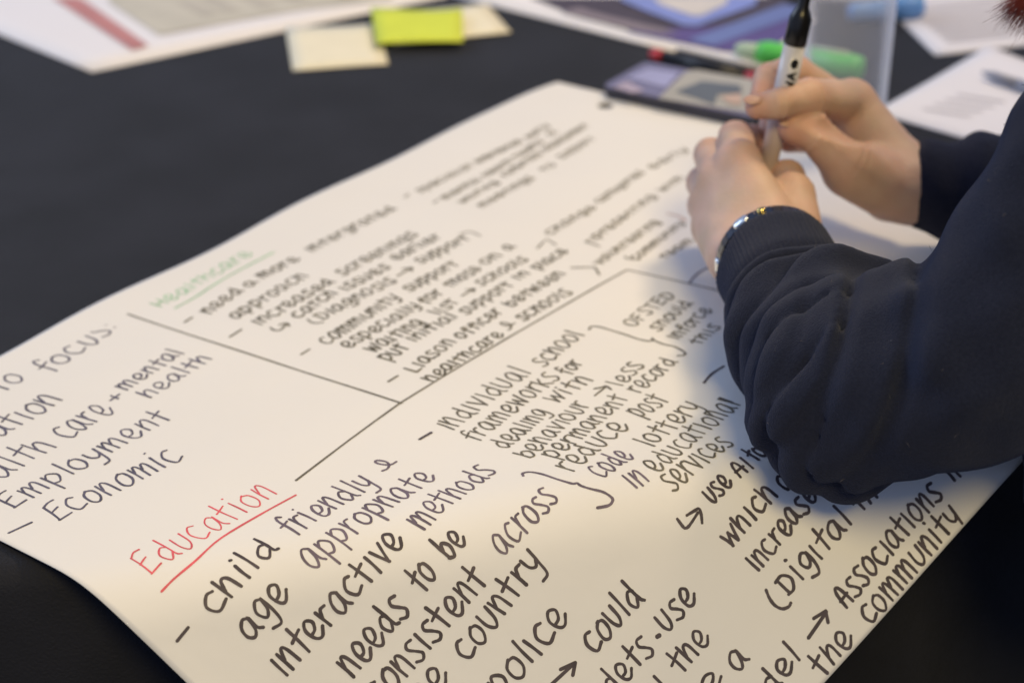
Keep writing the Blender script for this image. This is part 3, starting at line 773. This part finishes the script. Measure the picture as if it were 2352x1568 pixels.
class Field:
    def __init__(s, lo, hi, h):
        s.h = h; s.lo = np.array(lo); n = np.ceil((np.array(hi) - s.lo) / h).astype(int) + 1
        ax = [s.lo[i] + h * np.arange(n[i], dtype=np.float32) for i in range(3)]
        s.X, s.Y, s.Z = np.meshgrid(*ax, indexing='ij'); s.X = s.X.astype(np.float32); s.Y = s.Y.astype(np.float32); s.Z = s.Z.astype(np.float32)

    def cap(s, a, b, ra, rb):
        a = np.asarray(a, np.float32); b = np.asarray(b, np.float32); d = b - a; L2 = float(d @ d)
        t = np.clip(((s.X - a[0]) * d[0] + (s.Y - a[1]) * d[1] + (s.Z - a[2]) * d[2]) / L2, 0, 1)
        q = np.sqrt((s.X - a[0] - t * d[0]) ** 2 + (s.Y - a[1] - t * d[1]) ** 2 + (s.Z - a[2] - t * d[2]) ** 2)
        return q - (ra + (rb - ra) * t)

    def ell(s, c, R, r):
        """ellipsoid, R rows = axes, r radii"""
        p = np.stack([s.X - c[0], s.Y - c[1], s.Z - c[2]], -1) @ np.asarray(R, np.float32).T
        q = p / np.asarray(r, np.float32); k0 = np.linalg.norm(q, axis=-1); k1 = np.linalg.norm(q / np.asarray(r, np.float32), axis=-1) + 1e-9
        return k0 * (k0 - 1) / k1


def surface_nets(V, lo, h):
    s = V < 0; nx, ny, nz = V.shape
    corners = [(i, j, k) for i in (0, 1) for j in (0, 1) for k in (0, 1)]
    cs = [V[i:nx - 1 + i, j:ny - 1 + j, k:nz - 1 + k] for i, j, k in corners]
    ins = sum((c < 0).astype(np.int8) for c in cs); act = (ins > 0) & (ins < 8)
    idx = np.argwhere(act); N = len(idx)
    vals = np.stack([c[act] for c in cs], 1); cp = np.array(corners, float)
    acc = np.zeros((N, 3)); cnt = np.zeros(N)
    for a in range(8):
        for b in range(a + 1, 8):
            if np.abs(cp[a] - cp[b]).sum() != 1: continue
            va, vb = vals[:, a], vals[:, b]; m_ = (va < 0) != (vb < 0)
            t = np.where(m_, va / (va - vb + 1e-12), 0)
            acc += np.where(m_[:, None], cp[a] + t[:, None] * (cp[b] - cp[a]), 0); cnt += m_
    P = lo + (idx + acc / cnt[:, None]) * h
    num = -np.ones(act.shape, np.int64); num[act] = np.arange(N); faces = []
    for ax in range(3):
        sl0 = [slice(None)] * 3; sl1 = [slice(None)] * 3; sl0[ax] = slice(0, -1); sl1[ax] = slice(1, None)
        ch = s[tuple(sl0)] != s[tuple(sl1)]; e = np.argwhere(ch); o1, o2 = [(1, 2), (2, 0), (0, 1)][ax]
        ok = (e[:, o1] > 0) & (e[:, o2] > 0) & (e[:, o1] < V.shape[o1] - 1) & (e[:, o2] < V.shape[o2] - 1); e = e[ok]

        def nn(da, db):
            q = e.copy(); q[:, o1] += da; q[:, o2] += db; return num[q[:, 0], q[:, 1], q[:, 2]]
        quad = np.stack([nn(-1, -1), nn(0, -1), nn(0, 0), nn(-1, 0)], 1)
        flip = ~s[e[:, 0], e[:, 1], e[:, 2]]; quad[flip] = quad[flip][:, ::-1]; faces.append(quad)
    return P, np.concatenate(faces)


def hand_field(fingers, palm, lo, hi, h, kf=.0022, kp=.0042, carve=()):
    Fd = Field(lo, hi, h); tot = None
    pal = None
    for a, b, ra, rb in palm:
        c = Fd.cap(a, b, ra, rb); pal = c if pal is None else smin(pal, c, .0062)
    for chain in fingers:
        fc = None
        for (p, r), (p2, r2) in zip(chain[:-1], chain[1:]):
            c = Fd.cap(p, p2, r, r2); fc = c if fc is None else smin(fc, c, kf)
        for ji in range(1, len(chain) - 1):
            pj, rj = chain[ji]; d1 = chain[ji + 1][0] - chain[ji - 1][0]; d1 = d1 / np.linalg.norm(d1)
            tj = (Fd.X - pj[0]) * d1[0] + (Fd.Y - pj[1]) * d1[1] + (Fd.Z - pj[2]) * d1[2]
            near = np.exp(-((Fd.X - pj[0]) ** 2 + (Fd.Y - pj[1]) ** 2 + (Fd.Z - pj[2]) ** 2) / (1.5 * rj) ** 2)
            fc = fc + near * (.0012 * np.exp(-((tj - .0022) / .0011) ** 2) + .0012 * np.exp(-((tj + .0018) / .0011) ** 2) - .0007 * np.exp(-(tj / .006) ** 2))
        tot = fc if tot is None else smin(tot, fc, .0014)
    V = smin(tot, pal, kp)
    for a, b, r0, r1 in carve:
        c = -Fd.cap(a, b, r0, r1); V = -smin(-V, -c, .004)
    # broad knuckle and tendon relief plus fine irregularity
    V = V + .00025 * np.sin(Fd.X * 310) * np.sin(Fd.Y * 270 + 1) * np.sin(Fd.Z * 290)
    return surface_nets(V, Fd.lo, h)


def bbox(pts, m_):
    p = np.array(pts); return p.min(0) - m_, p.max(0) + m_


# left hand (nearer): fist closed round the lower end of the marker, back of the hand to the camera
lw = D(1782, 600, .958)
L_palm = [(D(1805, 585, .965), D(1697, 375, 1.000), .0150, .0118), (D(1765, 600, .962), D(1655, 412, 1.008), .0165, .0120),
          (D(1720, 600, .965), D(1638, 465, 1.012), .0155, .0118), (D(1690, 590, .972), D(1640, 525, 1.006), .0150, .0115),
          (D(1830, 575, .975), D(1822, 455, .998), .0135, .0105), (D(1800, 560, .985), D(1720, 430, 1.018), .015, .012),
          (D(1783, 690, .925), D(1775, 590, .962), .0235, .0215)]
L_f = [[(D(1697, 375, 1.000), .0112), (D(1690, 318, 1.026), .0092), (D(1728, 322, 1.040), .0080), (D(1748, 352, 1.036), .0072)],
       [(D(1655, 412, 1.008), .0110), (D(1634, 357, 1.036), .0092), (D(1668, 352, 1.052), .0082), (D(1738, 372, 1.046), .0074)],
       [(D(1638, 462, 1.012), .0105), (D(1615, 420, 1.040), .0088), (D(1660, 398, 1.056), .0078), (D(1735, 402, 1.050), .0072)],
       [(D(1640, 522, 1.006), .0098), (D(1614, 472, 1.034), .0080), (D(1655, 446, 1.050), .0072), (D(1725, 430, 1.050), .0066)],
       [(D(1830, 520, .985), .0125), (D(1818, 446, 1.000), .0112), (D(1808, 408, 1.014), .0092), (D(1772, 412, 1.030), .0080)]]
allp = [p for a, b, _, _ in L_palm for p in (a, b)] + [p for c in L_f for p, _ in c]
lo, hi = bbox(allp, .032); PL, FL = hand_field(L_f, L_palm, lo, hi, .00115)
# right hand (farther): index and thumb pinch the marker, middle and ring curl behind it
R_palm = [(D(2105, 430, 1.035), D(2045, 400, 1.040), .0215, .0195), (D(2050, 385, 1.042), D(1958, 236, 1.046), .0185, .0122),
          (D(2060, 400, 1.055), D(1950, 262, 1.075), .0175, .0125), (D(2050, 430, 1.055), D(1950, 320, 1.085), .0165, .0120),
          (D(2050, 430, 1.030), D(1955, 392, 1.018), .0175, .0150), (D(2040, 455, 1.045), D(1930, 370, 1.060), .0125, .0110)]
R_f = [[(D(1958, 236, 1.046), .0125), (D(1858, 222, 1.004), .0094), (D(1790, 238, .989), .0078), (D(1740, 245, .990), .0066)],
       [(D(1950, 258, 1.075), .0118), (D(1822, 162, 1.046), .0090), (D(1765, 180, 1.030), .0078), (D(1752, 222, 1.024), .0070)],
       [(D(1950, 300, 1.085), .0110), (D(1850, 232, 1.070), .0088), (D(1782, 262, 1.046), .0076), (D(1768, 302, 1.036), .0070)],
       [(D(1945, 350, 1.085), .0100), (D(1866, 318, 1.078), .0080), (D(1812, 322, 1.052), .0070)],
       [(D(2010, 412, 1.028), .0165), (D(1945, 372, 1.014), .0142), (D(1872, 306, 1.004), .0102), (D(1822, 292, 1.002), .0088)]]
allp = [p for a, b, _, _ in R_palm for p in (a, b)] + [p for c in R_f for p, _ in c]
lo, hi = bbox(allp, .030); PR, FR = hand_field(R_f, R_palm, lo, hi, .00115, carve=[(D(1850, 266, .982), D(1985, 306, 1.012), .0066, .0078)])

# ------------------------------------------------------------------ the person
elbow = Wz(1928, 910, .036); shoulder = np.array([.305, .715, .262]); r_elb = np.array([.43, .925, .035]); r_sh = np.array([.50, .98, .275])
person = empty("person", (.45, .80, -.45), "person in a navy fleece sweatshirt leaning on the table, holding a marker in both hands", "person")
# plain forearms and head inside the clothing / outside the frame complete the body
Fd = Field(np.minimum(elbow, r_elb) - [.08, .06, .08], [.66, 1.10, .80], .008)
core = Fd.cap(D(1784, 660, .935), elbow, .021, .025)
core = smin(core, Fd.cap(elbow, D(2290, 775, .80), .022, .024), .006); core = smin(core, Fd.cap(D(2290, 775, .80), shoulder, .024, .032), .006)
core = smin(core, Fd.cap(D(2120, 432, 1.036), r_elb, .017, .022), .01)
core = smin(core, Fd.cap(r_elb, r_sh, .03, .036), .02)
neck = (shoulder + r_sh) / 2 + np.array([.03, -.02, .06]); head = neck + np.array([-.02, .02, .20])
core = smin(core, Fd.cap(shoulder, r_sh, .04, .04), .04); core = smin(core, Fd.cap((shoulder + r_sh) / 2, neck + [0, 0, .08], .06, .05), .05)
core = smin(core, Fd.ell(head, np.eye(3), (.095, .075, .12)), .02)
PC, FC2 = surface_nets(core, Fd.lo, Fd.h)
VV = np.concatenate([PL, PR, PC]); FF = np.concatenate([FL, FR + len(PL), FC2 + len(PL) + len(PR)])
body = mesh_obj("body", VV, FF, M['skin'], person, smooth=True)
sm = body.modifiers.new("soft", 'SMOOTH'); sm.factor = .5; sm.iterations = 2
bl = np.zeros(len(VV)); nh = len(PL) + len(PR)
for ch_ in L_f + R_f:
    for ji, (pj, rj) in enumerate(ch_):
        wgt = .85 if ji == len(ch_) - 1 else (.34 if ji == 0 else .42)
        bl[:nh] = np.maximum(bl[:nh], wgt * np.exp(-((VV[:nh] - pj) ** 2).sum(1) / (rj * 1.35) ** 2))
bl[:nh] = np.clip(bl[:nh] + .05 * np.sin(VV[:nh, 0] * 400) * np.sin(VV[:nh, 1] * 330 + VV[:nh, 2] * 370), 0, .8)
atr = body.data.attributes.new("blush", 'FLOAT', 'POINT'); atr.data.foreach_set("value", bl.astype(np.float32))

# sweatshirt
crook = D(2012, 655, .885); cuffc = D(1788, 618, .948)
lo = np.minimum(np.minimum(elbow, cuffc), crook) - .07; lo[2] = -.02
lo[1] = .62
Fs = Field(lo, [.40, cuffc[1] + .05, .345], .0019)
ax_f = (elbow - cuffc) / np.linalg.norm(elbow - cuffc)
fa = Fs.cap(cuffc + ax_f * .012, elbow * .55 + cuffc * .45, .0285, .0385)
fa = smin(fa, Fs.cap(D(1885, 672, .912), D(1940, 722, .885), .020, .021), .010)
fa = smin(fa, Fs.cap(elbow * .55 + cuffc * .45, elbow, .0385, .0405), .012)
U1 = D(2285, 765, .80)
ua = smin(Fs.cap(elbow, U1, .0395, .044), Fs.cap(U1, shoulder, .044, .058), .015)
sl_fill = smin(Fs.cap(D(2150, 890, .80), D(2640, 690, .82), .032, .040), Fs.cap(D(2720, 560, .84), D(2745, 1000, .84), .072, .074), .02)
sl = smin(fa, ua, .020)
# cloth bunching in the crook and under the elbow
sl = smin(sl, Fs.cap(D(2040, 845, .86), D(2130, 800, .87), .030, .034), .02)
# torso
sl = smin(sl, sl_fill, .03)
# folds: ridges fanning out of the crook of the elbow
pn_ = np.cross(ax_f, (shoulder - elbow)); pn_ /= np.linalg.norm(pn_)
e1 = -ax_f; e2 = np.cross(pn_, e1)
kd = crook - elbow; kd -= pn_ * (kd @ pn_); kd /= np.linalg.norm(kd); KC = crook + kd * .035
rx, ry, rz = Fs.X - KC[0], Fs.Y - KC[1], Fs.Z - KC[2]
pu = rx * e1[0] + ry * e1[1] + rz * e1[2]; pv = rx * e2[0] + ry * e2[1] + rz * e2[2]; pw = rx * pn_[0] + ry * pn_[1] + rz * pn_[2]
th = np.arctan2(pv, pu); rr = np.sqrt(pu ** 2 + pv ** 2)
wob = .35 * np.sin(rr * 60 + pw * 30) + .25 * np.sin(pw * 55 + 1)
t_f = (Fs.X - cuffc[0]) * ax_f[0] + (Fs.Y - cuffc[1]) * ax_f[1] + (Fs.Z - cuffc[2]) * ax_f[2]
Lf = np.linalg.norm(elbow - cuffc)
sd = (Fs.X - cuffc[0]) * kd[0] + (Fs.Y - cuffc[1]) * kd[1] + (Fs.Z - cuffc[2]) * kd[2]      # >0 on the inner side of the bend
span = .085 + np.clip((.038 - sd) / .078, 0, 1.2) * .165
tau = (t_f - .020) / span
phase = np.pi * 13 * np.clip(tau, 0, 2) ** .85 + .75 * np.sin(pw * 36 + sd * 26) + .28 * np.sin(pw * 95 + t_f * 60 + 2) + .25 * np.sin(sd * 130)
idx_ = np.floor(phase / np.pi)
depth_ = (.72 + .28 * np.sin(idx_ * 2.4 + pw * 30)) * (1 - .85 * np.clip((tau - .74) / .28, 0, 1))
ridge = (1 - np.abs(np.sin(phase)) ** .7)
amp = np.clip((t_f - .024) / .02, 0, 1) * np.clip((1.18 - tau) / .25, 0, 1) * (1 - np.clip((sd - .020) / .018, 0, 1) * np.clip((t_f - .085) / .03, 0, 1)) * np.clip((sd + .060) / .030, .25, 1) * (1 - np.clip((fa - .003) / .011, 0, 1))
print('fold amp mean', float(amp.mean()))
V = sl + amp * (.0215 * ridge * depth_ - .0078 * np.sqrt(np.abs(np.sin(phase))) * depth_ + .0012)
# slow folds on the upper arm
t_u = (Fs.X - elbow[0]) * (shoulder - elbow)[0] + (Fs.Y - elbow[1]) * (shoulder - elbow)[1] + (Fs.Z - elbow[2]) * (shoulder - elbow)[2]
V = V + .0022 * np.sin(pu * 55 + pv * 38 + 2 * np.sin(pw * 25)) * np.clip(t_u / .02, 0, 1) * .9
V = V + .0012 * np.sin(Fs.X * 90 + 2 * np.sin(Fs.Z * 50)) * np.sin(Fs.Y * 70 + Fs.Z * 60)
nr = np.random.RandomState(4); nz_ = 0
for fq, am in ((45, .0016), (70, .0014), (110, .0010), (170, .0006), (240, .0004)):
    for _ in range(3):
        dv = nr.normal(size=3); dv *= fq / np.linalg.norm(dv)
        nz_ = nz_ + am * np.sin(Fs.X * dv[0] + Fs.Y * dv[1] + Fs.Z * dv[2] + nr.rand() * 6 + .8 * np.sin((Fs.X * dv[1] - Fs.Z * dv[0]) * .6)).astype(np.float32)
V = V + nz_ * np.clip((t_f - .010) / .03, 0, 1)
# two long drag folds running from the elbow up the arm
for off, dp, wd_ in ((.012, .0050, .0035), (-.016, .0045, .0040), (.030, .0035, .003)):
    gl = pu * .35 + pv * .25 + pw * .9 - off + .006 * np.sin(pv * 40)
    V = V + dp * np.exp(-(gl / wd_) ** 2) * np.clip((fa - ua + .01) / .02, 0, 1) * np.clip(1.3 - t_u / .05, 0, 1)
# open cuff end: cut by a plane and hollow it
ring = -(t_f + .004)
V = np.maximum(V, ring)
inner = Fs.cap(cuffc - ax_f * .03, cuffc * 1.0 + ax_f * -.010, .0268, .0262)
V = np.maximum(V, -inner)
P1, F1 = surface_nets(V, Fs.lo, Fs.h)
# right sleeve
rc = D(2108, 430, 1.036); r_ax = (r_elb - rc) / np.linalg.norm(r_elb - rc)
lo, hi = bbox([rc, r_elb, r_sh], .075); lo[2] = -.02
Fr = Field(lo, hi, .0032)
V = smin(Fr.cap(rc, rc + r_ax * .05, .0245, .030), Fr.cap(rc + r_ax * .04, r_elb, .030, .045), .01)
V = smin(V, Fr.cap(r_elb, r_sh, .045, .065), .03)
tr_ = (Fr.X - rc[0]) * r_ax[0] + (Fr.Y - rc[1]) * r_ax[1] + (Fr.Z - rc[2]) * r_ax[2]
V = V + .002 * np.sin(tr_ * 230 + Fr.Z * 60); V = np.maximum(V, -(tr_ + .002)); V = np.maximum(V, -Fr.cap(rc - r_ax * .03, rc - r_ax * .012, .0225, .0215))
P2, F2 = surface_nets(V, Fr.lo, Fr.h)
# torso and shoulders beyond the frame
lo = np.array([.22, .52, -.45]); hi = np.array([.76, 1.16, .40])
Ft = Field(lo, hi, .010); mid = (shoulder + r_sh) / 2 + np.array([.09, -.07, -.02])
cs_ = math.cos(math.radians(46)); sn_ = math.sin(math.radians(46))
V = Ft.ell(mid + [0, 0, -.20], np.array([[cs_, sn_, 0], [-sn_, cs_, 0], [0, 0, 1]]), (.175, .11, .34)); V = smin(V, Ft.cap(shoulder + (r_sh - shoulder) * .03, r_sh, .058, .060), .05)
V = smin(V, Ft.cap(shoulder + (r_sh - shoulder) * .3, mid, .066, .09), .04)
V = V + .004 * np.sin(Ft.X * 40 + Ft.Z * 22) * np.sin(Ft.Y * 26); V = np.maximum(V, -(Ft.Z + .43))
P3, F3 = surface_nets(V, Ft.lo, Ft.h)
VV = np.concatenate([P1, P2, P3]); FF = np.concatenate([F1, F2 + len(P1), F3 + len(P1) + len(P2)])
sw = mesh_obj("sweatshirt", VV, FF, M['knit'], person, smooth=True); sw['label'] = "navy fleece sweatshirt with bunched sleeves"
sm = sw.modifiers.new("soft", 'SMOOTH'); sm.factor = .5; sm.iterations = 2


# ribbed cuff band round the left wrist
V = []; Fc = []; cu = np.cross(ax_f, [0, 0, 1.0]); cu /= np.linalg.norm(cu); cv = np.cross(ax_f, cu); NR = 300
cp_ = [(-.0035, .0272), (-.0048, .0282), (-.0050, .0290), (-.0040, .0298), (-.002, .0301), (.004, .0300), (.010, .0299), (.016, .0300), (.022, .0304), (.027, .0302), (.031, .0285)]
for t_, r_ in cp_:
    for k in range(NR):
        an = 2 * math.pi * k / NR
        rb = .00028 * math.sin(an * 75) + .0008 * math.sin(3 * an + 1 + t_ * 60) + .0005 * math.sin(5 * an)
        V.append(cuffc + ax_f * (t_ + .0012 * math.sin(2 * an + 1)) + (cu * math.cos(an) + cv * math.sin(an)) * (r_ + rb))
for i in range(len(cp_) - 1):
    for k in range(NR): Fc.append((i * NR + k, (i + 1) * NR + k, (i + 1) * NR + (k + 1) % NR, i * NR + (k + 1) % NR))
cf = mesh_obj("cuff", V, Fc, M['knit'], person, True); cf['label'] = "ribbed dark cuff"

# lint hairs standing off the fleece
V = []; Fc = []; rl = random.Random(3); PP = P1
for _ in range(420):
    p = PP[rl.randrange(len(PP))]; d = np.array([rl.gauss(0, 1), rl.gauss(0, 1), rl.gauss(0, 1)]); d /= np.linalg.norm(d)
    k = len(V); L = rl.uniform(.0012, .004); wv = np.cross(d, [.3, .5, .8]); wv = wv / np.linalg.norm(wv) * .00006
    V += [p - wv, p + wv, p + d * L * .6 + wv * .8 + [0, 0, .0004], p + d * L]; Fc.append((k, k + 1, k + 2, k + 3))
li = mesh_obj("lint", V, Fc, flat('lint_grey', (0.13, 0.12, 0.14)), person); li['kind'] = 'stuff'

# hair hanging in at the top right corner, with the hair mass it belongs to
V = []; Fc = []


def strand(p0, d, L, w0, curl, V, Fc, n=6):
    d = d / np.linalg.norm(d); side_ = np.cross(d, [0, 1, 0]); side_ /= (np.linalg.norm(side_) + 1e-9); rows = []
    for i in range(n + 1):
        t = i / n; p = p0 + d * L * t + np.array([0, 0, -1]) * curl * t * t; ww = w0 * (1 - t * .85)
        rows.append(len(V)); V.extend([p - side_ * ww, p + side_ * ww, p + np.array([0, ww, ww])])
    for a_, b_ in zip(rows[:-1], rows[1:]):
        for i, j in ((0, 1), (1, 2), (2, 0)): Fc.append((a_ + i, b_ + i, b_ + j, a_ + j))


for _ in range(520):
    u = rl.random(); p0 = D(2430 + rl.gauss(0, 24), -80 + rl.gauss(0, 28), .77 + rl.gauss(0, .012))
    tip = D(2300 + abs(rl.gauss(0, 30)) + 50 * u * u, 2 + 42 * u + rl.gauss(0, 9), .77 + rl.gauss(0, .012))
    strand(p0, tip - p0, np.linalg.norm(tip - p0) * rl.uniform(.95, 1.25), .00022, .004 * rl.random(), V, Fc)
for _ in range(260):
    p0 = head + np.array([-.07 + rl.gauss(0, .02), -.03 + rl.gauss(0, .02), rl.uniform(-.05, .08)]); tip = D(2430 + rl.gauss(0, 24), -80 + rl.gauss(0, 28), .77)
    strand(p0, tip - p0, np.linalg.norm(tip - p0), .0011, .0, V, Fc, 5)
for _ in range(900):
    an, el = rl.uniform(0, 2 * math.pi), rl.uniform(.0, 1.45)
    nrm = np.array([math.cos(an) * math.cos(el), math.sin(an) * math.cos(el), math.sin(el)])
    p0 = head + nrm * [.10, .082, .125]; strand(p0, nrm * .4 + np.array([rl.gauss(0, .4), rl.gauss(0, .4), -.8]), rl.uniform(.08, .16), .0011, .02, V, Fc, 4)
hr = mesh_obj("hair", V, Fc, M['hair'], person); hr['label'] = "reddish brown hair"
# finger nails
for (c, tx, rads) in [(D(1729, 229, .983), D(1790, 222, .985) - D(1729, 229, .983), (.0052, .0036, .0011)),
                      (D(1806, 279, .996), D(1850, 290, .998) - D(1806, 279, .996), (.0056, .0042, .0012))]:
    tx = tx / np.linalg.norm(tx); up_ = EYE - c; up_ = up_ / np.linalg.norm(up_) * .55 + np.array([0, 0, .85]); up_ -= tx * (up_ @ tx); up_ /= np.linalg.norm(up_); sy = np.cross(up_, tx)
    V = []; Fc = []; nu, nv = 12, 8
    for i in range(nv + 1):
        for j in range(nu):
            a1 = math.pi * i / nv; a2 = 2 * math.pi * j / nu
            V.append(c + tx * rads[0] * math.sin(a1) * math.cos(a2) + sy * rads[1] * math.sin(a1) * math.sin(a2) + up_ * rads[2] * math.cos(a1))
    for i in range(nv):
        for j in range(nu): Fc.append((i * nu + j, (i + 1) * nu + j, (i + 1) * nu + (j + 1) % nu, i * nu + (j + 1) % nu))
    mesh_obj("fingernail", V, Fc, M['nail'], person, True)

# wrist watch peeping from the left cuff: a band of polished links
wc = cuffc - ax_f * .0095; wu = np.cross(ax_f, [0, 0, 1.0]); wu /= np.linalg.norm(wu); wv = np.cross(ax_f, wu)
watch = empty("bracelet_watch", tuple(wc), "polished steel link bracelet peeping out of the left cuff", "bracelet")
NL = 40
lm = None
for k in range(NL):
    an = 2 * math.pi * k / NL; rad = wu * math.cos(an) + wv * math.sin(an); tg = -wu * math.sin(an) + wv * math.cos(an)
    c0 = wc + rad * .0276
    if lm is None:
        lm = bpy.data.meshes.new("link"); x, y, z = .0021, .0034, .0011
        vs = [(sx * x, sy_ * y, sz * z) for sx in (-1, 1) for sy_ in (-1, 1) for sz in (-1, 1)]
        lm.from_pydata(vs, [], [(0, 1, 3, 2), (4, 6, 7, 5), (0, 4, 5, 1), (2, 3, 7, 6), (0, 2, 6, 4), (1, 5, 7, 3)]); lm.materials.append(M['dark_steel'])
    o = bpy.data.objects.new("link", lm); link(o, watch)
    Rm = Matrix((tuple(tg), tuple(ax_f), tuple(rad))).transposed().to_4x4()
    o.matrix_parent_inverse = Matrix.Identity(4)
    o.matrix_basis = Matrix.Translation(Vector(c0 - wc)) @ Rm
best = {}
for nm_, px_, mt_, sz in (("steel_glint", (1714, 527), M['metal'], (.0044, .0028, .0014)), ("gold_glint", (1755, 503), M['gold'], (.0022, .0020, .0020)), ("steel_glint", (1646, 612), M['metal'], (.0044, .0028, .0014))):  # bright metal pieces added as highlights on the dark band, not watch parts
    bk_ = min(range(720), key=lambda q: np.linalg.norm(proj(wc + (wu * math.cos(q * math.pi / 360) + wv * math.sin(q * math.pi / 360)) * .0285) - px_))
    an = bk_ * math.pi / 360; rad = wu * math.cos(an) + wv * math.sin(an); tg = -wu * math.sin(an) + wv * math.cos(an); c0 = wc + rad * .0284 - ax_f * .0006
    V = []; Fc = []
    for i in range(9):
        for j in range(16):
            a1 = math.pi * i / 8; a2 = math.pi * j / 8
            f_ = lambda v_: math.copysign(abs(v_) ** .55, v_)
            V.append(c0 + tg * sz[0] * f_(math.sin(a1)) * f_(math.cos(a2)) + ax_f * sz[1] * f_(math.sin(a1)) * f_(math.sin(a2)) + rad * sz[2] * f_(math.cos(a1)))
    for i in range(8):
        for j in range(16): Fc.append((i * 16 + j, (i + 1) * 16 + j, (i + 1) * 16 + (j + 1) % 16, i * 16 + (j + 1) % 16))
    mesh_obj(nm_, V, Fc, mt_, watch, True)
print("done", len(bpy.data.objects))
